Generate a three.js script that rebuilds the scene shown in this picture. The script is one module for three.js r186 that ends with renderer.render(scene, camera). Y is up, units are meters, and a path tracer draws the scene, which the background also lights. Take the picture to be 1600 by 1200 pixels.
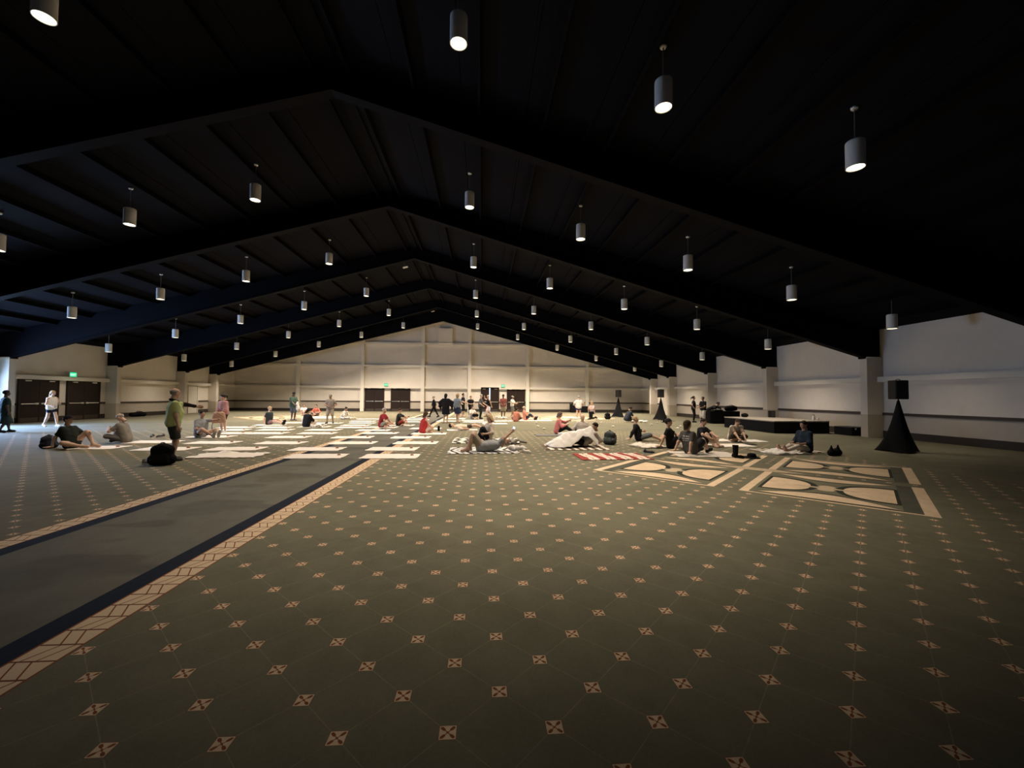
import * as THREE from 'three';
import { mergeGeometries } from 'three/addons/utils/BufferGeometryUtils.js';
import { RoundedBoxGeometry } from 'three/addons/geometries/RoundedBoxGeometry.js';
import { RectAreaLightUniformsLib } from 'three/addons/lights/RectAreaLightUniformsLib.js';

// ---------------------------------------------------------------- camera, sky, daylight, exposure
// Room axes used below: X to the right, Y up, Z the distance into the hall (three.js z = -Z).
const scene = new THREE.Scene();
const camera = new THREE.PerspectiveCamera(86.06, 4 / 3, 0.05, 200);
camera.position.set(0, 1.6, 0);
camera.rotation.order = 'YXZ';
camera.rotation.set(0.03, -0.07226, 0.00763);
scene.background = new THREE.Color(0.72, 0.92, 1.15);
RectAreaLightUniformsLib.init();
// daylight that comes in through the doorway left open in the left wall (Z 16.9 to 21.1)
const DOORWAY = { z0: 16.9, z1: 21.1, h: 2.5 };
const skyLow = new THREE.RectAreaLight(new THREE.Color(0.42, 0.66, 1.12), 30, 4.0, 2.4); // the sky near the horizon, seen straight through the opening
skyLow.position.set(-24.62, 1.25, -19.0); skyLow.lookAt(0, 1.25, -19.0);
const skyHigh = new THREE.RectAreaLight(new THREE.Color(0.33, 0.56, 1.1), 210, 4.0, 2.0); // the bright sky above it, which reaches only the carpet near the door
skyHigh.position.set(-29, 3.7, -19.3); skyHigh.lookAt(-20, 0, -19.3);
skyLow.castShadow = skyHigh.castShadow = true;
scene.add(skyLow, skyHigh);
const LAMP_CD = 46, LAMP_COLOR = new THREE.Color(1.0, 0.84, 0.66);
const renderer = new THREE.WebGLRenderer();
renderer.toneMapping = THREE.LinearToneMapping;
renderer.toneMappingExposure = 1.75;
renderer.shadowMap.enabled = true;

// ---------------------------------------------------------------- helpers
const TAU = Math.PI * 2, DEG = Math.PI / 180;
function rng(seed) { let a = seed >>> 0; return () => { a = (a + 0x6D2B79F5) | 0; let t = Math.imul(a ^ (a >>> 15), 1 | a); t = (t + Math.imul(t ^ (t >>> 7), 61 | t)) ^ t; return ((t ^ (t >>> 14)) >>> 0) / 4294967296; }; }
const lerp = (a, b, t) => a + (b - a) * t, clamp = (x, a, b) => Math.min(b, Math.max(a, x));
const smooth = (a, b, x) => { const t = clamp((x - a) / (b - a), 0, 1); return t * t * (3 - 2 * t); };
const used = new Map();
function numbered(name) { const n = used.get(name) ?? 0; used.set(name, n + 1); return n ? name + '_' + String(n).padStart(3, '0') : name; }
function describe(o, label, category, group) { o.userData.label = label; o.userData.category = category; if (group) o.userData.group = group; return o; }
function thing(name, label, category, [X, Y, Z] = [0, 0, 0], turn = 0, group) {
  const o = new THREE.Group(); o.name = numbered(name); o.position.set(X, Y, -Z); o.rotation.y = turn;
  scene.add(o); return describe(o, label, category, group);
}
function structure(name) { const o = new THREE.Group(); o.name = numbered(name); o.userData.kind = 'structure'; scene.add(o); return o; }
function part(parent, name, geo, mat) {
  const m = new THREE.Mesh(Array.isArray(geo) ? merge(geo) : geo, mat); m.name = name; m.castShadow = m.receiveShadow = true; parent.add(m); return m;
}
function solo(name, label, category, geo, mat, pos = [0, 0, 0], turn = 0, group) {
  const m = new THREE.Mesh(Array.isArray(geo) ? merge(geo) : geo, mat); m.name = numbered(name); m.castShadow = m.receiveShadow = true;
  m.position.set(pos[0], pos[1], -pos[2]); m.rotation.y = turn; scene.add(m); return describe(m, label, category, group);
}
function merge(list) {
  return mergeGeometries(list.map((g) => { const h = g.index ? g.toNonIndexed() : g; for (const k of Object.keys(h.attributes)) if (!['position', 'normal', 'uv'].includes(k)) h.deleteAttribute(k); if (!h.attributes.uv) h.setAttribute('uv', new THREE.BufferAttribute(new Float32Array(h.attributes.position.count * 2), 2)); return h; }));
}
// a box given in room axes, uv in metres
function box(x0, x1, y0, y1, z0, z1) {
  const w = x1 - x0, h = y1 - y0, d = z1 - z0, g = new THREE.BoxGeometry(w, h, d);
  const uv = g.attributes.uv, s = [[d, h], [d, h], [w, d], [w, d], [w, h], [w, h]];
  for (let i = 0; i < 24; i++) { const f = s[i >> 2]; uv.setXY(i, uv.getX(i) * f[0], uv.getY(i) * f[1]); }
  return g.translate((x0 + x1) / 2, (y0 + y1) / 2, -(z0 + z1) / 2);
}
function rbox(w, h, d, r, x = 0, y = 0, z = 0, seg = 2) { return new RoundedBoxGeometry(w, h, d, seg, r).translate(x, y, z); }
function rod(a, b, r, r2 = r, n = 10) {
  const A = new THREE.Vector3(...a), B = new THREE.Vector3(...b), L = A.distanceTo(B);
  const g = new THREE.CylinderGeometry(r2, r, L, n);
  g.applyQuaternion(new THREE.Quaternion().setFromUnitVectors(new THREE.Vector3(0, 1, 0), B.clone().sub(A).normalize()));
  return g.translate((A.x + B.x) / 2, (A.y + B.y) / 2, (A.z + B.z) / 2);
}
function tube(points, r, n = 24, m = 8) { return new THREE.TubeGeometry(new THREE.CatmullRomCurve3(points.map((p) => new THREE.Vector3(...p))), n, r, m); }
function lathe(pts, n = 24) { return new THREE.LatheGeometry(pts.map((p) => new THREE.Vector2(p[0], p[1])), n); }
const lin = (r, g, b) => new THREE.Color().setRGB(r, g, b);
const matte = (color, rough, spec, more = {}) => new THREE.MeshPhysicalMaterial({ color, roughness: rough, metalness: 0, specularIntensity: spec, ...more });
function mat(color, rough = 0.8, more = {}) { return new THREE.MeshStandardMaterial({ color, roughness: rough, metalness: 0, ...more }); }

// ---------------------------------------------------------------- noise and textures
function tileNoise(n, seed) { // value noise on an n x n lattice, periodic over 0..1
  const r = rng(seed), v = new Float32Array(n * n); for (let i = 0; i < n * n; i++) v[i] = r();
  return (x, y) => { x = (x - Math.floor(x)) * n; y = (y - Math.floor(y)) * n; const i = Math.floor(x), j = Math.floor(y); let a = x - i, b = y - j; a = a * a * (3 - 2 * a); b = b * b * (3 - 2 * b);
    const i1 = (i + 1) % n, j1 = (j + 1) % n, p = i % n, q = j % n;
    return lerp(lerp(v[q * n + p], v[q * n + i1], a), lerp(v[j1 * n + p], v[j1 * n + i1], a), b); };
}
const s8 = (c) => Math.round(255 * clamp(c <= 0.0031308 ? 12.92 * c : 1.055 * Math.pow(c, 1 / 2.4) - 0.055, 0, 1));
function colourTexture(w, h, fn) { // fn(u, v) -> linear rgb
  const d = new Uint8Array(w * h * 4);
  for (let j = 0, k = 0; j < h; j++) for (let i = 0; i < w; i++, k += 4) { const c = fn((i + 0.5) / w, (j + 0.5) / h); d[k] = s8(c[0]); d[k + 1] = s8(c[1]); d[k + 2] = s8(c[2]); d[k + 3] = 255; }
  const t = new THREE.DataTexture(d, w, h); t.colorSpace = THREE.SRGBColorSpace; t.magFilter = THREE.LinearFilter; t.minFilter = THREE.LinearMipmapLinearFilter; t.generateMipmaps = true; t.wrapS = t.wrapT = THREE.RepeatWrapping; t.needsUpdate = true; return t;
}
function greyTexture(w, h, fn) {
  const d = new Uint8Array(w * h * 4);
  for (let j = 0, k = 0; j < h; j++) for (let i = 0; i < w; i++, k += 4) { const c = Math.round(255 * clamp(fn((i + 0.5) / w, (j + 0.5) / h), 0, 1)); d[k] = d[k + 1] = d[k + 2] = c; d[k + 3] = 255; }
  const t = new THREE.DataTexture(d, w, h); t.magFilter = THREE.LinearFilter; t.minFilter = THREE.LinearMipmapLinearFilter; t.generateMipmaps = true; t.wrapS = t.wrapT = THREE.RepeatWrapping; t.needsUpdate = true; return t;
}
const mix3 = (a, b, t) => [lerp(a[0], b[0], t), lerp(a[1], b[1], t), lerp(a[2], b[2], t)];
// ---------------------------------------------------------------- carpet
const XR = -3.73, WALL_L = -24.3, WALL_R = 16.85, END = 42.3, BACK = -8, STEP = 0.25637, OX = -0.1475, OZ = 2.0209;
const OLIVE = [0.152, 0.144, 0.1], PLAIN = [0.134, 0.128, 0.106], CREAM = [0.64, 0.49, 0.335], RUST = [0.2, 0.07, 0.03], NAVY = [0.016, 0.02, 0.03], DARKOLIVE = [0.07, 0.07, 0.052];
const nA = tileNoise(8, 1), nB = tileNoise(32, 2), nC = tileNoise(256, 3), nD = tileNoise(1024, 4);
const pile = (u, v) => 0.80 + 0.16 * nA(u, v) + 0.12 * nB(u, v) + 0.08 * nC(u, v) + 0.16 * (nD(u, v) - 0.5);
const PERIOD = STEP * 16;
const fieldTex = colourTexture(2048, 2048, (u, v) => {
  let c = OLIVE; const k = pile(u, v), X = u * PERIOD / STEP, Z = v * PERIOD / STEP; // in half steps
  // diagonal coordinates of the lattice of motifs at (even, even) and (odd, odd)
  const a = (X + Z) / 2, b = (X - Z) / 2, da = Math.abs(a - Math.round(a)), db = Math.abs(b - Math.round(b));
  if (Math.min(da, db) < 0.0075) c = mix3(OLIVE, [0.28, 0.27, 0.18], 0.25 + 0.55 * nB(u * 3, v * 3)); // thin woven line
  const i0 = Math.round(a), j0 = Math.round(b), mx = (X - (i0 + j0)) * STEP, mz = (Z - (i0 - j0)) * STEP, R = 0.041;
  const e = Math.max(Math.abs(mx), Math.abs(mz));
  if (e < R + 0.004) {
    c = e > R ? mix3(OLIVE, RUST, 0.5) : CREAM;
    const p = (Math.abs(mx) + Math.abs(mz)) / Math.SQRT2, q = Math.abs(Math.abs(mx) - Math.abs(mz)) / Math.SQRT2; // along and across a petal
    if (e < R && (((p - 0.032) / 0.0155) ** 2 + (q / 0.0085) ** 2 < 1 || (q < 0.0022 && p < 0.03) || p < 0.005)) c = RUST;
  }
  return [c[0] * k, c[1] * k, c[2] * k];
});
const plainTex = colourTexture(1024, 1024, (u, v) => { const k = pile(u, v) * (1 - 0.22 * smooth(0.62, 0.85, nA(u + 0.3, v * 2))); return [PLAIN[0] * k, PLAIN[1] * k, PLAIN[2] * k]; });
const crossTex = colourTexture(1024, 1024, (u, v) => { const k = pile(u, v); return [OLIVE[0] * k, OLIVE[1] * k, OLIVE[2] * k]; });
const TILE = 0.168;
const borderTex = colourTexture(256, 2048, (u, v) => { // u across the band (0 inside .. 1 outside), v along twelve tiles
  const k = 0.9 + 0.2 * nC(u, v * 4) + 0.1 * (nD(u, v) - 0.5); let c = CREAM; const t = v * 12, f = t - Math.floor(t), flip = Math.floor(t) % 2;
  if (u < 0.055 || u > 0.945) c = RUST; else if (f < 0.085) c = mix3(RUST, DARKOLIVE, 0.4);
  else { const g = flip ? 1 - u : u; if (Math.abs(g - 0.2 - 0.3 * f) < 0.02 || Math.abs(g - 0.52 - 0.3 * f) < 0.02) c = RUST; }
  return [c[0] * k, c[1] * k, c[2] * k];
});
const navyTex = colourTexture(256, 256, (u, v) => { const k = 0.8 + 0.4 * nC(u, v); return [NAVY[0] * k, NAVY[1] * k, NAVY[2] * k]; });
const MED = 5.32, BLK = 2.46;
function medallion(u, v) { // u, v in metres along the two sides
  const k = 0.85 + 0.18 * nB(u / MED, v / MED) + 0.14 * nC(u / MED, v / MED) + 0.1 * (nD(u / MED, v / MED) - 0.5);
  const bu = u > MED / 2 ? MED - u : u, bv = v > MED / 2 ? MED - v : v; let c = DARKOLIVE;
  if (bu < BLK && bv < BLK) {
    const x = bu / BLK, y = bv / BLK; // inside one block: 0 outer edge, 1 inner edge
    c = DARKOLIVE;
    if (x < 0.065 || x > 0.945 || y < 0.028) c = CREAM; else if (x < 0.15 || y < 0.05) c = [0.085, 0.085, 0.065]; else c = OLIVE;
    const lens = (yy, h) => { const s = Math.sin(Math.PI * clamp((x - 0.16) / 0.74, 0, 1)); return yy > 0 && yy < h * s; };
    const dee = (cx, dir, cy) => { const q = (x - cx) * dir; return q > 0 && (q / 0.27) ** 2.4 + Math.abs((y - cy) / 0.25) ** 2.4 < 1 && Math.abs(y - cy) < 0.25; };
    const low = [0.03, 0.034, 0.026], bigDee = (cx, dir, cy) => { const q = (x - cx) * dir; return q > -0.02 && Math.max(q, 0) ** 2.4 / 0.31 ** 2.4 + Math.abs((y - cy) / 0.29) ** 2.4 < 1; };
    if (lens(y - 0.05, 0.24) || lens(0.99 - y, 0.22)) c = low; if (lens(y - 0.07, 0.185) || lens(0.97 - y, 0.165)) c = CREAM;
    for (const [cx, dir] of [[0.17, 1], [0.9, -1]]) { if (bigDee(cx, dir, 0.5)) c = low; if (dee(cx, dir, 0.5)) c = CREAM; }
    const fx = x - 0.535, fy = y - 0.5; // four petals in the middle
    if ((fx / 0.2) ** 2 + (fy / 0.026) ** 2 < 1 || (Math.abs(Math.abs(fy) - 0.06) < 0.055 && (fx / 0.05) ** 2 + ((Math.abs(fy) - 0.062) / 0.052) ** 2 < 1)) c = mix3(CREAM, OLIVE, 0.25);
  } else {
    const m = Math.max(Math.abs(u - MED / 2), Math.abs(v - MED / 2)), n = Math.min(Math.abs(u - MED / 2), Math.abs(v - MED / 2));
    c = m < 1.05 ? (Math.abs(v - MED / 2) < 0.16 * Math.cos(Math.abs(u - MED / 2) * 1.5) && Math.abs(v - MED / 2) > 0.03 ? CREAM : OLIVE) : (Math.abs(n - 0.12) < 0.025 ? mix3(CREAM, OLIVE, 0.5) : [0.05, 0.052, 0.04]);
  }
  return [c[0] * k, c[1] * k, c[2] * k];
}
const medTex = colourTexture(1024, 1024, (u, v) => medallion(u * MED, v * MED));
const carpetMat = (map) => matte(0xffffff, 1, 0.25, { map });
const M_field = carpetMat(fieldTex), M_plain = carpetMat(plainTex), M_border = carpetMat(borderTex), M_navy = carpetMat(navyTex), M_cross = carpetMat(crossTex), M_med = carpetMat(medTex);
const M_line = matte(lin(0.075, 0.07, 0.054), 1, 0.25);
const floorObj = structure('floor');
function carpet(name, x0, x1, z0, z1, m, uvf, y = 0) {
  const g = new THREE.BufferGeometry();
  const P = [[x0, z0], [x1, z0], [x1, z1], [x0, z1]];
  g.setAttribute('position', new THREE.Float32BufferAttribute(P.flatMap(([x, z]) => [x, y, -z]), 3));
  g.setAttribute('normal', new THREE.Float32BufferAttribute(P.flatMap(() => [0, 1, 0]), 3));
  g.setAttribute('uv', new THREE.Float32BufferAttribute(P.flatMap(([x, z]) => uvf(x, z)), 2));
  g.setIndex([0, 1, 2, 0, 2, 3]);
  return part(floorObj, name, g, m);
}
part(floorObj, 'floor_slab', box(WALL_L - 0.4, WALL_R + 0.4, -0.3, -0.012, BACK - 0.4, END + 0.4), mat(lin(0.2, 0.2, 0.2), 0.9));
const fieldUV = (x, z) => [(x - OX) / PERIOD, (z - OZ) / PERIOD], plainUV = (x, z) => [x / 4.3, z / 4.3];
const AL = -5.17, AR = -2.51, CR0 = 19.2, CR1 = 24.35, BW = 0.28, NW = 0.2;
for (const [x0, x1] of [[WALL_L, AL], [AR, WALL_R]]) {
  const a = Math.max(x0, -17.65), b = Math.min(x1, 10.1); // a plain margin runs along the side walls
  for (const [z0, z1] of [[BACK, CR0], [CR1, END]]) { carpet('carpet_field', a, b, z0, z1, M_field, fieldUV); if (a > x0) carpet('carpet_margin', x0, a, z0, z1, M_cross, plainUV); if (b < x1) carpet('carpet_margin', b, x1, z0, z1, M_cross, plainUV); }
  let z0 = CR0; for (const z of [CR0, 19.9, 20.9, 22.6, CR1 - 0.07]) { if (z > z0) carpet('carpet_cross_aisle', x0, x1, z0, z, M_cross, plainUV); carpet('carpet_line', x0, x1, z, z + 0.07, M_line, plainUV); z0 = z + 0.07; }
}
carpet('carpet_aisle', AL + BW + NW, AR - BW - NW, BACK, END, M_plain, plainUV);
const bandUV = (from, w) => (x, z) => [(x - from) / w, z / (TILE * 12)];
carpet('carpet_border', AR - BW, AR, BACK, END, M_border, bandUV(AR - BW, BW));
carpet('carpet_band', AR - BW - NW, AR - BW, BACK, END, M_navy, plainUV);
carpet('carpet_border', AL, AL + BW, BACK, END, M_border, bandUV(AL, BW));
carpet('carpet_band', AL + BW, AL + BW + NW, BACK, END, M_navy, plainUV);
// large woven figures turned 45 degrees, with a narrow slot in the middle of each side where the dotted field shows
for (const [cx, cz] of [[6.2, 8.92], [6.2, 30.2], [-13.66, 30.2]]) {
  const s = new THREE.Shape(), a = BLK, b = MED - BLK, d = 1.6;
  [[0, 0], [a, 0], [a, d], [b, d], [b, 0], [MED, 0], [MED, a], [MED - d, a], [MED - d, b], [MED, b], [MED, MED], [b, MED], [b, MED - d], [a, MED - d], [a, MED], [0, MED], [0, b], [d, b], [d, a], [0, a]].forEach(([u, v], i) => i ? s.lineTo(u, v) : s.moveTo(u, v));
  const g = new THREE.ShapeGeometry(s), p = g.attributes.position, uv = g.attributes.uv;
  for (let i = 0; i < p.count; i++) { const u = p.getX(i), v = p.getY(i); uv.setXY(i, u / MED, v / MED); const X = cx - MED / Math.SQRT2 + (u + v) / Math.SQRT2, Z = cz + (v - u) / Math.SQRT2; p.setXYZ(i, X, 0.002, -Z); }
  g.computeVertexNormals();
  part(floorObj, 'carpet_medallion', g, M_med);
}
// ---------------------------------------------------------------- walls
const wallNoise = greyTexture(512, 512, (u, v) => 0.5 + 0.35 * (nC(u, v) - 0.5) + 0.4 * (nD(u, v) - 0.5));
const wallColour = (c, amp) => colourTexture(256, 256, (u, v) => { const k = 1 - amp + amp * (nA(u, v) * 1.2 + nB(u, v) * 0.6); return [c[0] * k, c[1] * k, c[2] * k]; });
const wallTexA = wallColour([0.74, 0.68, 0.6], 0.06), wallTexB = wallColour([0.5, 0.44, 0.365], 0.09);
for (const t of [wallTexA, wallTexB]) t.repeat.set(0.21, 0.21);
const M_wall = mat(0xffffff, 0.75, { map: wallTexA, bumpMap: wallNoise, bumpScale: 0.0015 }), M_wains = mat(0xffffff, 0.8, { map: wallTexB });
const M_rail = mat(lin(0.05, 0.033, 0.024), 0.6), M_base = mat(lin(0.035, 0.026, 0.02), 0.7), M_girt = mat(lin(0.74, 0.69, 0.6), 0.55);
const M_col = mat(lin(0.66, 0.6, 0.52), 0.7), M_colLow = mat(lin(0.46, 0.4, 0.32), 0.75);
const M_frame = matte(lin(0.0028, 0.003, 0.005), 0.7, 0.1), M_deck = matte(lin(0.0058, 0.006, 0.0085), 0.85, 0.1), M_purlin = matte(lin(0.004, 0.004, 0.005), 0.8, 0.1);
const M_door = matte(lin(0.026, 0.017, 0.014), 0.5, 0.3), M_doorFrame = matte(lin(0.035, 0.026, 0.022), 0.5, 0.3), M_steel = mat(lin(0.62, 0.6, 0.56), 0.32, { metalness: 0.9 }), M_doorWhite = mat(lin(0.68, 0.63, 0.55), 0.5);
const roofY = (X) => 9.7 - 0.25 * Math.abs(X - XR);
// rectangles of a band of wall once the openings are taken out; u runs along the wall, v up
function pieces(u0, u1, v0, v1, openings) {
  const cuts = [u0, u1]; for (const o of openings) if (v0 < o.v1 - 1e-6 && v1 > o.v0 + 1e-6) for (const c of [o.u0, o.u1]) if (c > u0 && c < u1) cuts.push(c);
  cuts.sort((a, b) => a - b); const out = [];
  for (let i = 0; i + 1 < cuts.length; i++) {
    const a = cuts[i], b = cuts[i + 1], m = (a + b) / 2, o = openings.find((q) => m > q.u0 && m < q.u1 && v0 < q.v1 && v1 > q.v0);
    if (!o) out.push([a, b, v0, v1]); else { if (o.v0 > v0 + 1e-6) out.push([a, b, v0, o.v0]); if (o.v1 < v1 - 1e-6) out.push([a, b, o.v1, v1]); }
  }
  return out;
}
const BANDS = [[0, 0.28, 'baseboard', M_base, 0.03], [0.28, 0.93, 'wainscot', M_wains, 0.0], [0.93, 1.04, 'chair_rail', M_rail, 0.04], [1.04, 2.32, 'wall_panel', M_wall, 0.0]];
// side walls: s = -1 left, +1 right
const FRAMES = [-2.04, 4.08, 10.2, 16.33, 22.46, 28.58, 34.7, 38.6];
function sideWall(name, s, X, openings) {
  const w = structure(name), edges = [BACK, ...FRAMES, END];
  const slab = (u0, u1, v0, v1, proud) => s > 0 ? box(X - proud, X + 0.2, v0, v1, u0, u1) : box(X - 0.2, X + proud, v0, v1, u0, u1);
  for (let i = 0; i + 1 < edges.length; i++) {
    const a = edges[i] + (i ? 0.16 : 0), b = edges[i + 1] - (i + 2 < edges.length ? 0.16 : 0);
    for (const [v0, v1, n, m, proud] of BANDS) for (const [p, q, y0, y1] of pieces(a, b, v0, v1, openings)) part(w, n, slab(p, q, y0, y1, proud), m);
    for (const [p, q, y0, y1] of pieces(a, b, 2.32, 2.54, openings)) part(w, 'girt', slab(p, q, y0, y1, 0.26), M_girt);
    part(w, 'wall_panel', slab(a, b, 2.54, 4.62, 0), M_wall);
    part(w, 'wall_core', slab(edges[i + 1] - 0.16, edges[i + 1] + 0.16, 0, 4.62, -0.02), M_wall);
  }
  // weatherproof skin outside, so that light comes in only through the doorway
  const skin = (p, q, y0, y1) => s > 0 ? box(X + 0.21, X + 0.3, y0, y1, p, q) : box(X - 0.3, X - 0.21, y0, y1, p, q);
  part(w, 'wall_backing', merge(pieces(BACK - 0.3, END + 0.3, -0.01, 5, openings).map((r) => skin(...r))), M_col);
  return w;
}
sideWall('wall_left', -1, WALL_L, [{ u0: DOORWAY.z0, u1: DOORWAY.z1, v0: -1, v1: DOORWAY.h }]);
sideWall('wall_right', 1, WALL_R, []);
function clipRoof(poly, drop = 0) { // keep what lies under both roof slopes
  for (const s of [1, -1]) {
    const out = [], f = ([x, y]) => 9.7 - drop - 0.25 * s * (x - XR) - y;
    for (let i = 0; i < poly.length; i++) { const p = poly[i], q = poly[(i + 1) % poly.length], a = f(p), b = f(q); if (a >= 0) out.push(p); if ((a > 0 && b < 0) || (a < 0 && b > 0)) { const t = a / (a - b); out.push([lerp(p[0], q[0], t), lerp(p[1], q[1], t)]); } }
    poly = out; if (poly.length < 3) return null;
  }
  return poly;
}
function prism(poly, z0, z1) { const s = new THREE.Shape(poly.map(([x, y]) => new THREE.Vector2(x, y))); return new THREE.ExtrudeGeometry(s, { depth: z1 - z0, bevelEnabled: false }).translate(0, 0, -z1); }
const PIL = [-18.15, -11.95, -6.0, -1.3, 4.65, 10.85];
const endOpen = [{ u0: -0.13, u1: 1.74, v0: -1, v1: 2.5 }];
{
  const w = structure('wall_far'), ed = [WALL_L - 0.2, ...PIL, WALL_R + 0.2];
  for (let i = 0; i + 1 < ed.length; i++) {
    const a = ed[i], b = ed[i + 1];
    for (const [v0, v1, n, m, proud] of BANDS) for (const [p, q, y0, y1] of pieces(a, b, v0, v1, endOpen)) part(w, n, box(p, q, y0, y1, END - proud, END + 0.2), m);
    for (const [p, q, y0, y1] of pieces(a, b, 2.32, 2.54, endOpen)) part(w, 'girt', box(p, q, y0, y1, END - 0.26, END + 0.2), M_girt);
    for (const [y0, y1] of [[2.54, 4.46], [4.68, 6.75], [6.97, 9.8]]) { const c = clipRoof([[a, y0], [b, y0], [b, y1], [a, y1]]); if (c) part(w, 'wall_panel', prism(c, END, END + 0.2), M_wall); }
    for (const [y0, y1] of [[4.46, 4.68], [6.75, 6.97]]) { const c = clipRoof([[a, y0], [b, y0], [b, y1], [a, y1]]); if (c) part(w, 'girt', prism(c, END - 0.26, END + 0.2), M_girt); }
  }
  for (const x of PIL) part(w, 'pilaster', prism(clipRoof([[x - 0.17, 0], [x + 0.17, 0], [x + 0.17, 12], [x - 0.17, 12]]), END - 0.34, END), M_girt);
  part(w, 'wall_backing', [...pieces(WALL_L - 0.3, WALL_R + 0.3, -0.01, 4, endOpen).map(([p, q, y0, y1]) => box(p, q, y0, y1, END + 0.21, END + 0.3)), prism(clipRoof([[WALL_L - 0.3, 4], [WALL_R + 0.3, 4], [WALL_R + 0.3, 12], [WALL_L - 0.3, 12]], -0.3), END + 0.21, END + 0.3)], M_col);
  const v = structure('wall_near');
  part(v, 'wall_panel', prism(clipRoof([[WALL_L - 0.3, 0], [WALL_R + 0.3, 0], [WALL_R + 0.3, 12], [WALL_L - 0.3, 12]], -0.3), BACK - 0.3, BACK), M_wall);
}
// ---------------------------------------------------------------- roof: tapered steel frames, purlins, panels
const SPAN = 20.58, NP = 13, PITCH = SPAN / NP;
for (const Z of FRAMES) {
  const f = structure('roof_frame'), apex = Z > 38 ? 8.62 : 9.05;
  for (const s of [1, -1]) {
    const xi = XR + s * 19.88, xo = XR + s * 20.58;
    const web = [[XR, apex], [xi, 3.4], [xo, 3.4], [xo, roofY(xo) - 0.01], [XR, 9.69]];
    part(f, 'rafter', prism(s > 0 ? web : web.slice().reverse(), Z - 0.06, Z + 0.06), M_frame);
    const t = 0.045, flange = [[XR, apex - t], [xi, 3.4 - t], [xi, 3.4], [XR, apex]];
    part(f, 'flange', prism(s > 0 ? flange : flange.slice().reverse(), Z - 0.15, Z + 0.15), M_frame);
    const c0 = Math.min(xi, xo), c1 = Math.max(xi, xo);
    part(f, 'column', box(c0, c1, 0.95, 3.355, Z - 0.16, Z + 0.16), M_col);
    part(f, 'column_base', box(c0, c1, 0, 0.95, Z - 0.16, Z + 0.16), M_colLow);
    part(f, 'bracket', box(xi - (s > 0 ? 0.12 : 0), xi + (s > 0 ? 0 : 0.12), 3.3, 3.46, Z - 0.12, Z + 0.12), M_frame);
  }
}
{
  const c = structure('ceiling'), slope = Math.atan(0.25), L = PITCH / Math.cos(slope);
  const edges = [BACK, ...FRAMES, END];
  const panelGeo = new Map();
  for (const s of [1, -1]) for (let i = 0; i < NP; i++) {
    const xm = XR + s * (i + 0.5) * PITCH, y = roofY(xm);
    for (let k = 0; k + 1 < edges.length; k++) {
      const len = edges[k + 1] - edges[k]; const key = len.toFixed(3);
      if (!panelGeo.has(key)) panelGeo.set(key, new THREE.BoxGeometry(L - 0.014, 0.05, len - 0.014));
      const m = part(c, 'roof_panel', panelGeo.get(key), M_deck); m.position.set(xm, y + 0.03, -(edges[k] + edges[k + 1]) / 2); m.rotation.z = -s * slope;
    }
    const xp = XR + s * (i + 0.28) * PITCH, m = part(c, 'purlin', new THREE.BoxGeometry(0.07, 0.2, END - BACK), M_purlin);
    m.position.set(xp, roofY(xp) - 0.09, -(END + BACK) / 2); m.rotation.z = -s * slope;
  }
  for (const s of [1, -1]) {
    const xe = XR + s * (SPAN + 0.5), top = [[XR, 9.78], [xe, roofY(xe) + 0.08], [xe, roofY(xe) + 0.3], [XR, 10.05]];
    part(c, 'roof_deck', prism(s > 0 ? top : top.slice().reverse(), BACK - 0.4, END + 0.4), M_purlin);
  }
  part(c, 'ridge_strip', box(XR - 0.16, XR + 0.16, 9.6, 9.66, BACK, END), M_deck);
  // conduit lines along the right slope
  for (const x of [0.9, 2.45, 5.6]) part(c, 'conduit', rod([x, roofY(x) - 0.22, -BACK], [x, roofY(x) - 0.22, -END], 0.014, 0.014, 6), M_deck);
}
// ---------------------------------------------------------------- doors
function leafPair(d, x0, x1, h, ajar, m = M_door) { // built in its own frame: x along the wall, z towards the room
  const mid = (x0 + x1) / 2; let first = true;
  for (const [a, b] of [[x0 + 0.05, mid - 0.006 - ajar], [mid + 0.006 + ajar * 0.3, x1 - 0.05]]) {
    const leaf = part(d, 'door_leaf', rbox(b - a, h - 0.06, 0.05, 0.006, (a + b) / 2, (h - 0.06) / 2 + 0.01, 0.03), m);
    part(leaf, 'crash_bar', [rbox(b - a - 0.1, 0.06, 0.05, 0.012, (a + b) / 2, 1.0, 0.085), rbox(0.16, 0.1, 0.07, 0.015, first ? b - 0.14 : a + 0.14, 1.0, 0.09)], M_steel);
    part(leaf, 'door_closer', rbox(0.3, 0.065, 0.06, 0.012, (a + b) / 2 + (first ? -0.12 : 0.12), h - 0.18, 0.085), M_steel);
    part(leaf, 'kick_plate', rbox(b - a - 0.08, 0.22, 0.006, 0.002, (a + b) / 2, 0.15, 0.057, 1), M_rail);
    first = false;
  }
  part(d, 'door_frame', [rbox(0.06, h, 0.12, 0.008, x0 + 0.02, h / 2, 0.03), rbox(0.06, h, 0.12, 0.008, x1 - 0.02, h / 2, 0.03), rbox(x1 - x0, 0.06, 0.12, 0.008, mid, h - 0.02, 0.03)], M_doorFrame);
}
const doorGroup = (n, X, Z, turn) => { const d = structure('door_' + n); d.position.set(X, 0, -Z); d.rotation.y = turn; return d; };
[[-11.72, -9.84, 0], [-9.16, -7.25, 0], [-0.13, 1.74, 0.075], [2.54, 4.4, 0]].forEach(([a, b, g], i) => leafPair(doorGroup(i + 1, 0, END - 0.03, 0), a, b, 2.5, g));
[[23.35, 25.4], [25.9, 27.95]].forEach(([a, b], i) => leafPair(doorGroup(i + 5, WALL_L + 0.04, 0, Math.PI / 2), a, b, 2.42, 0));
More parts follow.
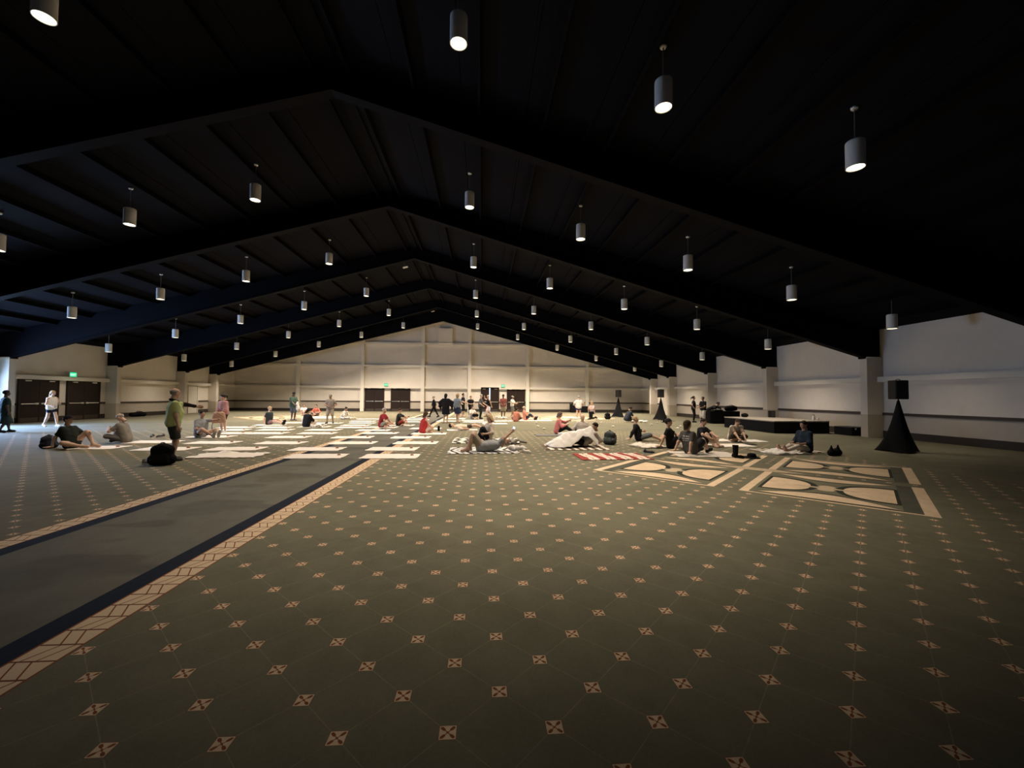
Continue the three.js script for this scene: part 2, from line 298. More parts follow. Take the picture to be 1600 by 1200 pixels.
// plain single doors beside the last frames
[[WALL_R - 0.03, 36.6, -Math.PI / 2], [WALL_L + 0.03, 36.4, Math.PI / 2]].forEach(([X, Z, t], i) => {
  const d = doorGroup(i + 7, X, Z, t);
  part(d, 'door_leaf', rbox(0.98, 2.25, 0.05, 0.006, 0, 1.13, 0.04), M_doorWhite);
  part(d, 'door_frame', [rbox(0.09, 2.36, 0.12, 0.01, -0.55, 1.18, 0.04), rbox(0.09, 2.36, 0.12, 0.01, 0.55, 1.18, 0.04), rbox(1.19, 0.09, 0.12, 0.01, 0, 2.31, 0.04)], M_girt);
  part(d, 'door_handle', [rod([0.38, 1.02, 0.06], [0.38, 1.02, 0.13], 0.014), rod([0.4, 1.02, 0.12], [0.26, 1.02, 0.12], 0.012)], M_steel);
});
// the two leaves of the open doorway in the left wall, swung outwards, and its frame
{
  const d = doorGroup(9, WALL_L, 19, Math.PI / 2), h = DOORWAY.h, w = 2.1;
  part(d, 'door_frame', [rbox(0.07, h, 0.3, 0.008, -w + 0.035, h / 2, -0.1), rbox(0.07, h, 0.3, 0.008, w - 0.035, h / 2, -0.1), rbox(2 * w, 0.07, 0.3, 0.008, 0, h - 0.035, -0.1)], M_doorFrame);
  for (const s of [-1, 1]) { const leaf = part(d, 'door_leaf', rbox(0.05, h - 0.1, 1.0, 0.006, s * (w - 0.1), h / 2 - 0.03, -0.82), M_door); part(leaf, 'crash_bar', rbox(0.05, 0.06, 0.86, 0.01, s * (w - 0.15), 1.0, -0.82), M_steel); }
  const out = structure('ground_outside'); part(out, 'paving', box(-46, WALL_L - 0.3, -0.3, -0.02, 4, 36), mat(lin(0.34, 0.34, 0.34), 0.9));
}
// ---------------------------------------------------------------- exit signs
function signTexture() {
  const c = document.createElement('canvas'); c.width = 256; c.height = 160; const g = c.getContext('2d');
  g.fillStyle = '#12d68a'; g.fillRect(0, 0, 256, 160); g.fillStyle = '#eafff2'; g.font = 'bold 104px sans-serif'; g.textAlign = 'center'; g.textBaseline = 'middle'; g.fillText('EXIT', 128, 84);
  const t = new THREE.CanvasTexture(c); t.colorSpace = THREE.SRGBColorSpace; return t;
}
const exitTex = signTexture(), M_exit = mat(0x000000, 0.5, { emissive: 0xffffff, emissiveMap: exitTex, emissiveIntensity: 0.7 }), M_signBody = mat(lin(0.55, 0.53, 0.5), 0.5);
for (const [X, Y, Z, t, l] of [[-9.6, 2.66, END - 0.32, 0, 'green lit EXIT sign on far wall above the left pair of brown doors'], [2.13, 2.66, END - 0.32, 0, 'green lit EXIT sign on far wall above the right pair of brown doors'], [WALL_L + 0.3, 2.68, 25.95, Math.PI / 2, 'green lit EXIT sign on left wall above the dark double doors']]) {
  const s = thing('exit_sign', l, 'exit sign', [X, Y, Z], t, 'exit signs');
  part(s, 'sign_body', rbox(0.42, 0.28, 0.06, 0.01, 0, 0, 0), M_signBody);
  part(s, 'sign_face', new THREE.PlaneGeometry(0.4, 0.26).translate(0, 0, 0.032), M_exit);
  const glow = new THREE.PointLight(new THREE.Color(0.1, 1, 0.5), 0.06); glow.position.set(0, 0, 0.1); glow.castShadow = true; s.add(glow);
}
{
  const v = thing('wall_box', 'white square box mounted high on far wall under roof peak', 'vent', [-3.77, 6.95, END]);
  part(v, 'cabinet', rbox(1.38, 1.5, 0.36, 0.02, 0, 0.78, 0.2), M_wall);
  part(v, 'ledge', rbox(1.46, 0.06, 0.42, 0.01, 0, 0.0, 0.22), M_girt);
}
// ---------------------------------------------------------------- pendant lamps
const M_can = mat(lin(0.74, 0.73, 0.7), 0.45), M_rodLamp = mat(lin(0.12, 0.12, 0.12), 0.5), M_reflect = mat(lin(0.75, 0.72, 0.66), 0.25, { metalness: 0.6 });
const M_lens = mat(lin(0.9, 0.85, 0.75), 0.4, { emissive: new THREE.Color(1, 0.88, 0.62), emissiveIntensity: 3.2 });
const canGeo = lathe([[0.001, 0.5], [0.13, 0.5], [0.15, 0.485], [0.153, 0.46], [0.153, 0.004], [0.146, 0.0], [0.139, 0.004], [0.136, 0.05]], 28), lensGeo = new THREE.CircleGeometry(0.135, 28).rotateX(Math.PI / 2).translate(0, 0.03, 0);
const trimGeo = new THREE.TorusGeometry(0.146, 0.008, 6, 28).rotateX(Math.PI / 2), capGeo = lathe([[0.001, 0], [0.05, 0.0], [0.062, 0.02], [0.062, 0.05], [0.001, 0.055]], 16), stemGeo = rod([0, 0.5, 0], [0, 1.13, 0], 0.011, 0.011, 8);
const ROWS = [7.05, 13.3, 19.55, 25.72, 31.85, 37.6], NTH = ['first', 'second', 'third', 'fourth', 'fifth', 'sixth'];
// the rows towards the camera and the outer lamps there are turned down
const DIM = [[[2.0, 1.1, 0.12, 0, 0], [1.6, 1.25, 0.5, 0.28, 0.2], [1.8, 1.7, 1.4, 0.9, 0.55], [1.9, 1.9, 1.7, 1.2, 0.7], [2.6, 2.6, 2.2, 1.7, 0.9], [3.3, 3.3, 2.9, 2.3, 1.3]],
  [[0.3, 0, 0, 0, 0], [1.05, 0.4, 0.15, 0.08, 0], [1.75, 1.3, 0.75, 0.4, 0.2], [1.9, 1.8, 1.4, 0.75, 0.3], [2.6, 2.3, 1.7, 1, 0.38], [3.3, 3, 2.1, 1.2, 0.6]]];
const dim = (r, s, k) => DIM[s > 0 ? 0 : 1][r][k];
ROWS.forEach((Z, r) => {
  for (const s of [1, -1]) for (let k = 0; k < 5; k++) {
    const X = -3.82 + s * (3.35 + 3.68 * k);
    if (r === 0 && !((s > 0 && k < 3) || (s < 0 && k === 0))) continue; // the rest of this row hangs outside the view
    if (r === 1 && s < 0 && k > 3) continue;
    const yTop = roofY(X), l = thing('pendant_lamp', `white cylinder pendant lamp in ${NTH[5 - r]} row from far wall, ${NTH[k]} ${s > 0 ? 'right' : 'left'} of ridge`, 'pendant lamp', [X, yTop - 1.14, Z], 0, 'pendant lamps under the roof');
    part(l, 'ceiling_cap', capGeo, M_can).position.y = 1.1; part(l, 'stem', stemGeo, M_rodLamp);
    const can = part(l, 'housing', canGeo, M_can); part(can, 'trim_ring', trimGeo, M_can); part(l, 'lens', lensGeo, M_lens);
    const b = new THREE.SpotLight(LAMP_COLOR, LAMP_CD * dim(r, s, k), 0, (r ? 62 : 41) * DEG, r ? 0.6 : 1, 2); b.position.set(0, -0.015, 0); b.target.position.set(0, -3, 0); b.castShadow = true; b.shadow.radius = 5; l.add(b, b.target);
  }
});
// small white detectors behind the roof frames
for (const [X, Z, l] of [[7.4, 11.34, 'small white ceiling fixture nearest the camera on the right roof slope'], [7.36, 18.1, 'small white ceiling fixture on right slope, second from the camera'], [8.9, 29.1, 'small white ceiling fixture on right slope above the black speakers'], [7.32, 38.0, 'small white ceiling fixture on right slope close to far wall'], [-15.5, 17.8, 'small white ceiling fixture nearest the camera on left roof slope'], [-15.6, 24.5, 'small white ceiling fixture on left slope, second from the camera'], [-15.4, 31.0, 'small white ceiling fixture on left slope, third from the camera'], [-4.6, 24.5, 'small white ceiling fixture at the roof ridge mid hall'], [-4.5, 37.3, 'small white ceiling fixture at the roof ridge near far wall']]) {
  const d = thing('ceiling_fixture', l, 'detector', [X, roofY(X) - 0.3, Z], 0, 'small fixtures on the roof'); d.rotation.z = X > XR ? -0.245 : 0.245;
  part(d, 'plate', rbox(0.3, 0.05, 0.2, 0.015), M_can); part(d, 'mount', rod([0, 0.02, 0], [0, 0.3, 0], 0.02), M_rodLamp);
}
// ---------------------------------------------------------------- people: one continuous skinned surface per body, meshed from a distance field
const V = (x, y, z) => new THREE.Vector3(x, y, z), va = (a) => Array.isArray(a) ? V(...a) : a.clone();
// bone: a, b ends, ra, rb radii, flat: cut square at b (1) or at both ends (2)
function bone(a, b, ra, rb, flat = 0) {
  const A = va(a), B = va(b), d = B.clone().sub(A), l = d.length() || 1e-6;
  return { ax: A.x, ay: A.y, az: A.z, dx: d.x, dy: d.y, dz: d.z, ll: l * l, l, ra, rb, flat, B };
}
function field(bones, k, wrinkle = 0, seed = 0) {
  const inv = 1 / k;
  return (x, y, z) => {
    let acc = 0, best = 1e9;
    for (const b of bones) {
      const px = x - b.ax, py = y - b.ay, pz = z - b.az, raw = (px * b.dx + py * b.dy + pz * b.dz) / b.ll, t = raw < 0 ? 0 : raw > 1 ? 1 : raw;
      const qx = px - t * b.dx, qy = py - t * b.dy, qz = pz - t * b.dz;
      let d = Math.sqrt(qx * qx + qy * qy + qz * qz) - (b.ra + (b.rb - b.ra) * t);
      if (b.flat) { d = Math.max(d, (raw - 1) * b.l); if (b.flat === 2) d = Math.max(d, -raw * b.l); }
      if (d < best) best = d; if (d < 6 * k) acc += Math.exp(-d * inv);
    }
    let d = best > 5 * k ? best : -k * Math.log(acc);
    if (wrinkle && d < 0.1) d += wrinkle * (Math.sin(31 * x + 17 * y + seed) * Math.sin(23 * y - 29 * z + 2 * seed) + 0.6 * Math.sin(57 * y + 41 * x - 37 * z + seed));
    return d;
  };
}
function boundsOf(bones, pad) { const lo = [1e9, 1e9, 1e9], hi = [-1e9, -1e9, -1e9]; for (const b of bones) { const r = Math.max(b.ra, b.rb) + pad; [[b.ax, b.ay, b.az], [b.ax + b.dx, b.ay + b.dy, b.az + b.dz]].forEach((p) => p.forEach((c, i) => { lo[i] = Math.min(lo[i], c - r); hi[i] = Math.max(hi[i], c + r); })); } return [lo, hi]; }
// surface nets with a coarse pass that skips empty blocks
function meshField(f, [lo, hi], h) {
  const S = 4, n = [0, 1, 2].map((i) => Math.ceil((hi[i] - lo[i]) / h / S) * S + 1), [nx, ny, nz] = n, val = new Float32Array(nx * ny * nz).fill(1), live = [];
  const at = (i, j, k) => (k * ny + j) * nx + i;
  for (let k = 0; k < nz - 1; k += S) for (let j = 0; j < ny - 1; j += S) for (let i = 0; i < nx - 1; i += S) {
    const d = f(lo[0] + (i + S / 2) * h, lo[1] + (j + S / 2) * h, lo[2] + (k + S / 2) * h);
    if (Math.abs(d) > S * h * 1.25) { if (d < 0) for (let c = 0; c <= S; c++) for (let b = 0; b <= S; b++) for (let a = 0; a <= S; a++) { const q = at(i + a, j + b, k + c); if (val[q] === 1) val[q] = -1; } continue; }
    live.push([i, j, k]);
  }
  for (const [i, j, k] of live) for (let c = 0; c <= S; c++) for (let b = 0; b <= S; b++) for (let a = 0; a <= S; a++) { const q = at(i + a, j + b, k + c); if (val[q] === 1 || val[q] === -1) val[q] = f(lo[0] + (i + a) * h, lo[1] + (j + b) * h, lo[2] + (k + c) * h) || 1e-7; }
  const id = new Map(), pos = [], idx = [];
  for (const [bi, bj, bk] of live) for (let c = 0; c < S; c++) for (let b = 0; b < S; b++) for (let a = 0; a < S; a++) {
    const i = bi + a, j = bj + b, k = bk + c; let m = 0, x = 0, y = 0, z = 0, cnt = 0; const v = [];
    for (let e = 0; e < 8; e++) { const w = val[at(i + (e & 1), j + ((e >> 1) & 1), k + (e >> 2))]; v.push(w); if (w < 0) m |= 1 << e; }
    if (m === 0 || m === 255) continue;
    for (let e = 0; e < 8; e++) for (const s of [1, 2, 4]) if (!(e & s) && ((v[e] < 0) !== (v[e | s] < 0))) { const t = v[e] / (v[e] - v[e | s]); x += (e & 1) + (s === 1 ? t : 0); y += ((e >> 1) & 1) + (s === 2 ? t : 0); z += (e >> 2) + (s === 4 ? t : 0); cnt++; }
    id.set(at(i, j, k), pos.length / 3); pos.push(lo[0] + (i + x / cnt) * h, lo[1] + (j + y / cnt) * h, lo[2] + (k + z / cnt) * h);
  }
  for (const q of id.keys()) {
    const i = q % nx, j = Math.floor(q / nx) % ny, k = Math.floor(q / nx / ny), v0 = val[q] < 0;
    for (const [o, d1, d2] of [[1, nx, nx * ny], [nx, nx * ny, 1], [nx * ny, 1, nx]]) {
      if (v0 === (val[q + o] < 0)) continue;
      const A = id.get(q), B = id.get(q - d1), C = id.get(q - d1 - d2), D = id.get(q - d2); if (A === undefined || B === undefined || C === undefined || D === undefined) continue;
      if (v0) idx.push(A, B, C, A, C, D); else idx.push(A, C, B, A, D, C);
    }
  }
  const g = new THREE.BufferGeometry(); g.setAttribute('position', new THREE.Float32BufferAttribute(pos, 3)); g.setIndex(idx); g.computeVertexNormals(); return g;
}
// ---- head (origin at the middle of the head, face towards +z, y up) and hair styles, in two finenesses
const ell = (x, y, z, cx, cy, cz, rx, ry, rz) => { const a = (x - cx) / rx, b = (y - cy) / ry, c = (z - cz) / rz, k = Math.sqrt(a * a + b * b + c * c); return (k - 1) * Math.min(rx, ry, rz); };
const smin = (a, b, k) => { const h = clamp(0.5 + 0.5 * (b - a) / k, 0, 1); return lerp(b, a, h) - k * h * (1 - h); };
const headBits = [bone([0, 0.02, 0.088], [0, -0.024, 0.108], 0.008, 0.013), bone([-0.042, 0.03, 0.075], [0.042, 0.03, 0.075], 0.012, 0.012), bone([-0.02, -0.056, 0.084], [0.02, -0.056, 0.084], 0.009, 0.009), bone([0, -0.094, 0.062], [0, -0.09, 0.07], 0.022, 0.02), bone([0.034, -0.02, 0.07], [0.04, -0.03, 0.06], 0.02, 0.02), bone([-0.034, -0.02, 0.07], [-0.04, -0.03, 0.06], 0.02, 0.02)];
const headBitField = field(headBits, 0.006);
function headField(x, y, z) {
  const sx = Math.abs(x);
  let d = smin(ell(x, y, z, 0, 0.028, -0.012, 0.076, 0.09, 0.097), ell(x, y, z, 0, -0.045, 0.028, 0.058, 0.068, 0.064), 0.035);
  d = smin(d, headBitField(x, y, z), 0.014);
  d = Math.max(d, -(Math.hypot(sx - 0.032, y - 0.006, z - 0.1) - 0.015)); d = Math.min(d, Math.hypot(sx - 0.032, y - 0.006, z - 0.074) - 0.0125);
  d = smin(d, ell(sx, y, z, 0.079, -0.002, -0.006, 0.011, 0.033, 0.021), 0.008);
  return smin(d, field1(x, y, z), 0.02);
}
const neckBone = bone([0, -0.06, -0.015], [0, -0.17, -0.03], 0.052, 0.056), field1 = field([neckBone], 0.01);
function skinColours(g, isHead) {
  const p = g.attributes.position, c = new Float32Array(p.count * 3).fill(1);
  if (isHead) for (let i = 0; i < p.count; i++) { const x = Math.abs(p.getX(i)), y = p.getY(i), z = p.getZ(i); if (Math.hypot(x - 0.032, y - 0.006) < 0.0085 && z > 0.07) c.set([0.12, 0.1, 0.1], 3 * i); else if (x < 0.024 && Math.abs(y + 0.056) < 0.009 && z > 0.08) c.set([0.82, 0.55, 0.52], 3 * i); else if (z > 0.075 && x > 0.016 && x < 0.047 && Math.abs(y - 0.033) < 0.006) c.set([0.45, 0.38, 0.34], 3 * i); }
  g.setAttribute('color', new THREE.BufferAttribute(c, 3)); return g;
}
const HB = [[-0.1, -0.18, -0.13], [0.1, 0.13, 0.13]];
const headGeo = [0.0075, 0.012].map((h) => skinColours(meshField(headField, HB, h), true));
const cap0 = (g) => (x, y, z) => ell(x, y, z, 0, 0.03, -0.014, 0.076 + g, 0.09 + g, 0.097 + g);
const frizz = (x, y, z) => 0.0045 * Math.sin(90 * x + 60 * z) * Math.sin(80 * y + 50 * x);
const HAIR = {
  short: (x, y, z) => Math.max(cap0(0.0115)(x, y, z), 0.75 * z - 0.62 * (y - 0.03) - 0.034, -0.075 - y + 0.25 * z) + frizz(x, y, z),
  fringe: (x, y, z) => Math.max(cap0(0.008)(x, y, z), 0.75 * z - 0.62 * (y - 0.03) - 0.005, y - 0.055, -0.05 - y) + frizz(x, y, z), // bald on top
  bob: (x, y, z) => Math.max(smin(cap0(0.018)(x, y, z), field([bone([-0.06, 0, -0.03], [-0.065, -0.12, -0.03], 0.045, 0.035), bone([0.06, 0, -0.03], [0.065, -0.12, -0.03], 0.045, 0.035), bone([0, 0, -0.06], [0, -0.13, -0.06], 0.06, 0.05)], 0.02)(x, y, z), 0.02), 0.8 * z - 0.55 * (y - 0.02) - 0.025) + frizz(x, y, z),
  long: (x, y, z) => Math.max(smin(cap0(0.014)(x, y, z), field([bone([-0.055, 0, -0.04], [-0.07, -0.24, -0.03], 0.036, 0.028), bone([0.055, 0, -0.04], [0.07, -0.24, -0.03], 0.036, 0.028), bone([0, 0, -0.06], [0, -0.3, -0.1], 0.065, 0.05)], 0.02)(x, y, z), 0.02), 0.8 * z - 0.55 * (y - 0.02) - 0.025) + frizz(x, y, z),
  bun: (x, y, z) => smin(Math.max(cap0(0.012)(x, y, z), 0.8 * z - 0.55 * (y - 0.03) - 0.022), Math.hypot(x, y - 0.08, z + 0.115) - 0.04, 0.01) + frizz(x, y, z),
  ponytail: (x, y, z) => smin(Math.max(cap0(0.012)(x, y, z), 0.8 * z - 0.55 * (y - 0.03) - 0.022), field([bone([0, 0.05, -0.115], [0, -0.02, -0.17], 0.026, 0.03), bone([0, -0.02, -0.17], [0, -0.14, -0.16], 0.03, 0.012)], 0.01)(x, y, z), 0.012) + frizz(x, y, z),
};
const HATS = { cap: (x, y, z) => smin(Math.max(cap0(0.02)(x, y, z), 0.035 - y - 0.06 * z), Math.max(ell(x, y, z, 0, 0.045 - 0.12 * (z - 0.08), 0.115, 0.075, 0.009, 0.085), 0.05 - z), 0.006) };
const hairGeo = {};
function styled(table, style, fine) { const key = style + fine; return (hairGeo[key] ??= meshField(table[style], [[-0.16, -0.36, -0.24], [0.16, 0.17, 0.22]], fine ? 0.0085 : 0.013)); }
// ---- hand: wrist at the origin, fingers towards +y, palm towards +z, thumb on the +x side
function handBones(curl) {
  const out = [], W = [0.029, 0.0095, -0.0105, -0.029], L = [0.07, 0.078, 0.072, 0.056];
  W.forEach((x, i) => {
    const k = V(x, 0.088 - Math.abs(i - 1) * 0.004, 0); out.push(bone([x * 0.6, 0.0, 0], k, 0.0155, 0.0115));
    let a = curl * (0.5 + 0.1 * i), p = k; [0.45, 0.3, 0.25].forEach((f, j) => { const q = V(p.x + x * 0.05, p.y + Math.cos(a) * L[i] * f, p.z + Math.sin(a) * L[i] * f); out.push(bone(p, q, 0.0092 - 0.0008 * j, 0.0084 - 0.0008 * j)); p = q; a += curl * 0.9; });
  });
  const t0 = V(0.018, 0.022, 0.004), t1 = V(0.046, 0.05, 0.014 + 0.01 * curl), t2 = V(0.052, 0.08, 0.02 + 0.022 * curl), t3 = V(0.048, 0.102, 0.022 + 0.04 * curl);
  out.push(bone(t0, t1, 0.0145, 0.0105), bone(t1, t2, 0.0098, 0.009), bone(t2, t3, 0.009, 0.0076), bone([0, -0.03, 0], [0, 0.02, 0], 0.026, 0.026)); return out;
}
const handCache = {};
function handGeo(curl, fine) { const key = curl + '_' + fine; return (handCache[key] ??= skinColours(meshField(field(handBones(curl), 0.003), [[-0.06, -0.06, -0.03], [0.085, 0.19, 0.13]], fine ? 0.0055 : 0.009))); }
// ---- two-bone reach
function reach(A, T, l1, l2, pole) {
  const d = T.clone().sub(A); let L = d.length(); const n = d.clone().divideScalar(L || 1); const m = (l1 + l2) * 0.998; const end = L > m ? A.clone().addScaledVector(n, m) : T.clone(); if (L > m) L = m; L = Math.max(L, Math.abs(l1 - l2) + 0.02);
  const a = (l1 * l1 - l2 * l2 + L * L) / (2 * L), h = Math.sqrt(Math.max(0, l1 * l1 - a * a)), q = pole.clone().addScaledVector(n, -pole.dot(n)); if (q.lengthSq() < 1e-6) q.set(n.y, n.z, n.x); q.normalize();
  return [A.clone().addScaledVector(n, a).addScaledVector(q, h), end];
}
const clothCache = new Map();
function clothMat(c, rough = 0.95) { const key = c.join() + rough; if (!clothCache.has(key)) clothCache.set(key, matte(lin(...c), rough, 0.3)); return clothCache.get(key); }
const skinCache = new Map();
function skinMat(c) { const key = c.join(); if (!skinCache.has(key)) skinCache.set(key, mat(lin(...c), 0.6, { vertexColors: true })); return skinCache.get(key); }
const SKIN = { light: [0.56, 0.36, 0.26], tan: [0.4, 0.24, 0.16], brown: [0.16, 0.085, 0.055], dark: [0.09, 0.05, 0.035] };
let personSeed = 0;
/* p: pel (hip centre), tor (torso direction), twist (shoulders, deg), head [yaw, pitch], hL, hR hands, eL, eR elbow poles, fL, fR ankles, kL, kR knee poles, td toe direction,
   girth, skin, hair [style, colour], hat, top {c, sleeve 0..2, long, name}, low {c, leg 0..2, skirt, name}, shoes colour, curl */
function person(label, pos, turnDeg, h, p, group) {
  const o = thing('person', label, 'person', pos, turnDeg * DEG, group), s = h / 1.75, fine = pos[2] < 17, cell = fine ? 0.017 : 0.024; personSeed++;
  const w = p.girth ?? 1, P = va(p.pel).multiplyScalar(s), T = va(p.tor).normalize();
  let Lx = V(1, 0, 0); if (p.roll) Lx.applyAxisAngle(V(0, 0, 1), p.roll * DEG); const hipL = Lx.clone(); Lx.applyAxisAngle(T, (p.twist ?? 0) * DEG); Lx.addScaledVector(T, -Lx.dot(T)).normalize();
  const F = Lx.clone().cross(T).normalize(); // chest forward
  const belly = P.clone().addScaledVector(T, 0.22 * s).addScaledVector(F, (p.belly ?? 0.01) * s), N = P.clone().addScaledVector(T, 0.5 * s), Cc = P.clone().addScaledVector(T, 0.36 * s).addScaledVector(F, 0.012 * s);
  const sh = [1, -1].map((q) => N.clone().addScaledVector(T, -0.055 * s).addScaledVector(Lx, q * 0.165 * s * (0.8 + 0.2 * w))), hip = [1, -1].map((q) => P.clone().addScaledVector(hipL, q * 0.088 * s).addScaledVector(T, -0.02 * s));
  const dirs = { hL: p.hL ?? [0.27, 0.8, 0.04], hR: p.hR ?? [-0.27, 0.8, 0.04], fL: p.fL ?? [0.1, 0.085, 0], fR: p.fR ?? [-0.1, 0.085, 0] };
  const arm = [['hL', p.eL ?? [0.5, -0.3, -0.8]], ['hR', p.eR ?? [-0.5, -0.3, -0.8]]].map(([k, e], i) => reach(sh[i], va(dirs[k]).multiplyScalar(s), 0.29 * s, 0.25 * s, va(e)));
  const leg = [['fL', p.kL ?? [0.15, 0.1, 1]], ['fR', p.kR ?? [-0.15, 0.1, 1]]].map(([k, e], i) => reach(hip[i], va(dirs[k]).multiplyScalar(s), 0.43 * s, 0.415 * s, va(e)));
  const r = (x) => x * s * w, R = (x) => x * s, hd = V(0, 1, 0), headDir = T.clone().lerp(va(p.up ?? [0, 1, 0]), p.up ? 0.9 : 0.6).normalize();
  // torso
  const torso = (g, g2 = g) => [bone(hip[0], sh[0].clone().addScaledVector(T, -0.09 * s).addScaledVector(Lx, -0.045 * s), r(0.1) + g2, r(0.088) + g), bone(hip[1], sh[1].clone().addScaledVector(T, -0.09 * s).addScaledVector(Lx, 0.045 * s), r(0.1) + g2, r(0.088) + g), bone(P, belly, r(0.115) + g, r(0.112) + g), bone(belly, Cc, r(0.112) + g, r(0.1) + g), bone(sh[0], sh[1], R(0.056) + g, R(0.056) + g)];
  const body = torso(0); body.push(bone(N.clone().addScaledVector(T, -0.06 * s), N.clone().addScaledVector(headDir, 0.09 * s), R(0.066), R(0.054)));
  [0, 1].forEach((i) => {
    const [e, wr] = arm[i], [k, an] = leg[i]; body.push(bone(sh[i], e, R(0.05) * (0.6 + 0.4 * w), R(0.04)), bone(e, wr, R(0.041), R(0.029)));
    body.push(bone(hip[i], k, r(0.088), R(0.056)), bone(k, an, R(0.056), R(0.037)), bone(k.clone().lerp(an, 0.15), k.clone().lerp(an, 0.5), R(0.05), R(0.047)));
  });
  const td = [0, 1].map((i) => { const q = p.td ? va(Array.isArray(p.td[0]) ? p.td[i] : p.td) : V(i ? -0.2 : 0.2, 0, 1); return q.normalize(); });
  const feet = [0, 1].map((i) => { const an = leg[i][1], shin = an.clone().sub(leg[i][0]).normalize(), sole = shin.clone().addScaledVector(td[i], -shin.dot(td[i])).normalize(); const heel = an.clone().addScaledVector(sole, R(0.045)).addScaledVector(td[i], -R(0.035)), ball = an.clone().addScaledVector(sole, R(0.052)).addScaledVector(td[i], R(0.13)); return [bone(an, heel, R(0.036), R(0.034)), bone(heel, ball, R(0.032), R(0.036)), bone(an, ball, R(0.036), R(0.03)), bone(ball, ball.clone().addScaledVector(td[i], R(0.045)), R(0.034), R(0.027))]; });
  if (!p.shoes) feet.forEach((f) => body.push(...f));
  const geos = [meshField(field(body, 0.014), boundsOf(body, 0.05), cell)]; skinColours(geos[0]);
  // head and hands joined to the body
  const H = N.clone().addScaledVector(headDir, 0.2 * s).addScaledVector(F, 0.02 * s), hq = new THREE.Quaternion(), [hy, hp] = p.head ?? [0, 0];
  const face0 = F.clone().addScaledVector(headDir, -F.dot(headDir)).normalize(), bas = new THREE.Matrix4().makeBasis(headDir.clone().cross(face0).normalize(), headDir, face0);
  hq.setFromRotationMatrix(bas).multiply(new THREE.Quaternion().setFromEuler(new THREE.Euler(hp * DEG, hy * DEG, (p.tilt ?? 0) * DEG, 'YXZ')));
  const hm = new THREE.Matrix4().compose(H, hq, V(s, s, s)); geos.push(headGeo[fine ? 0 : 1].clone().applyMatrix4(hm));
  [0, 1].forEach((i) => {
    const [e, wr] = arm[i], y = wr.clone().sub(e).normalize(); if (p.flat?.[i]) y.set(y.x * 0.4, 0, y.z * 0.4).addScaledVector(V(i ? -0.3 : 0.3, 0, -0.5), 1).normalize();
    let pn = va(p.flat?.[i] ? [0, -1, 0] : p.palm?.[i] ?? [i ? 0.9 : -0.9, 0, 0.1]); pn.addScaledVector(y, -pn.dot(y)).normalize(); const x = y.clone().cross(pn);
    // thumb side points forward; mirror for the other hand
    const want = F.clone().addScaledVector(V(0, 1, 0), 0.3), flip = x.dot(want) < 0 ? -1 : 1;
    const m = new THREE.Matrix4().makeBasis(x.clone().multiplyScalar(flip * s), y.clone().multiplyScalar(s), pn.clone().multiplyScalar(s)).setPosition(wr.clone().addScaledVector(y, 0.012 * s));
    const g = handGeo(p.flat?.[i] ? 0.12 : p.curl ?? 0.55, fine).clone().applyMatrix4(m);
    if (flip < 0) { const ix = g.index.array; for (let q = 0; q < ix.length; q += 3) { const t = ix[q]; ix[q] = ix[q + 1]; ix[q + 1] = t; } g.computeVertexNormals(); }
    geos.push(g);
  });
  const bodyMesh = new THREE.Mesh(mergeGeometries(geos), skinMat(SKIN[p.skin ?? 'light'])); bodyMesh.name = 'body'; bodyMesh.castShadow = bodyMesh.receiveShadow = true; o.add(bodyMesh);
  if (p.hair) { const m = part(o, 'hair', styled(HAIR, p.hair[0], fine), clothMat(p.hair[1], 0.7)); m.applyMatrix4(hm); }
  if (p.hat) { const m = part(o, 'cap', styled(HATS, p.hat[0], fine), clothMat(p.hat[1])); m.applyMatrix4(hm); }
  // clothes
  if (p.top) {
    const t = p.top, g = 0.017, B = torso(g, g + 0.008); if (t.strap) B[4] = bone(sh[0].clone().lerp(N, 0.45), sh[1].clone().lerp(N, 0.45), R(0.05) + g, R(0.05) + g);
    if (!t.strap) B.push(bone(N.clone().addScaledVector(T, -0.06 * s), N.clone().addScaledVector(headDir, 0.012 * s), R(0.075), R(0.072), 1));
    [0, 1].forEach((i) => { const sl = t.sleeve ?? 0.6, [e, wr] = arm[i]; if (sl > 0) { const f = Math.min(sl, 1); B.push(bone(sh[i], sh[i].clone().lerp(e, f), R(0.064), R(t.loose ?? 0.062), sl <= 1 ? 1 : 0)); if (sl > 1) B.push(bone(e, e.clone().lerp(wr, sl - 1), R(0.058), R(0.046), 1)); } });
    if (t.long) [0, 1].forEach((i) => { const [k, an] = leg[i], f = t.long, q = Math.min(f, 1), end = hip[i].clone().lerp(k, q); B.push(bone(hip[i], end, r(0.11), r(t.flare ?? 0.12), f <= 1 ? 1 : 0), bone(P, hip[0].clone().lerp(leg[0][0], q).lerp(hip[1].clone().lerp(leg[1][0], q), 0.5), r(0.12), r(t.flare ?? 0.12), f <= 1 ? 1 : 0)); if (f > 1) B.push(bone(k, k.clone().lerp(an, f - 1), r(t.flare ?? 0.12), r((t.flare ?? 0.12) * 1.15), 1)); });
    if (t.cape) [0, 1].forEach((i) => { const [e, wr] = arm[i], low = e.clone().lerp(wr, 0.7).addScaledVector(V(0, -1, 0), 0.28 * s); B.push(bone(sh[i], e, R(0.085), R(0.085)), bone(e, low, R(0.085), R(0.05), 1), bone(Cc, e.clone().addScaledVector(V(0, -1, 0), 0.22 * s), R(0.12), R(0.08))); });
    part(o, t.name ?? 'shirt', meshField(field(B, 0.016, 0.0035, personSeed), boundsOf(B, 0.06), cell), t.map ?? clothMat(t.c));
  }
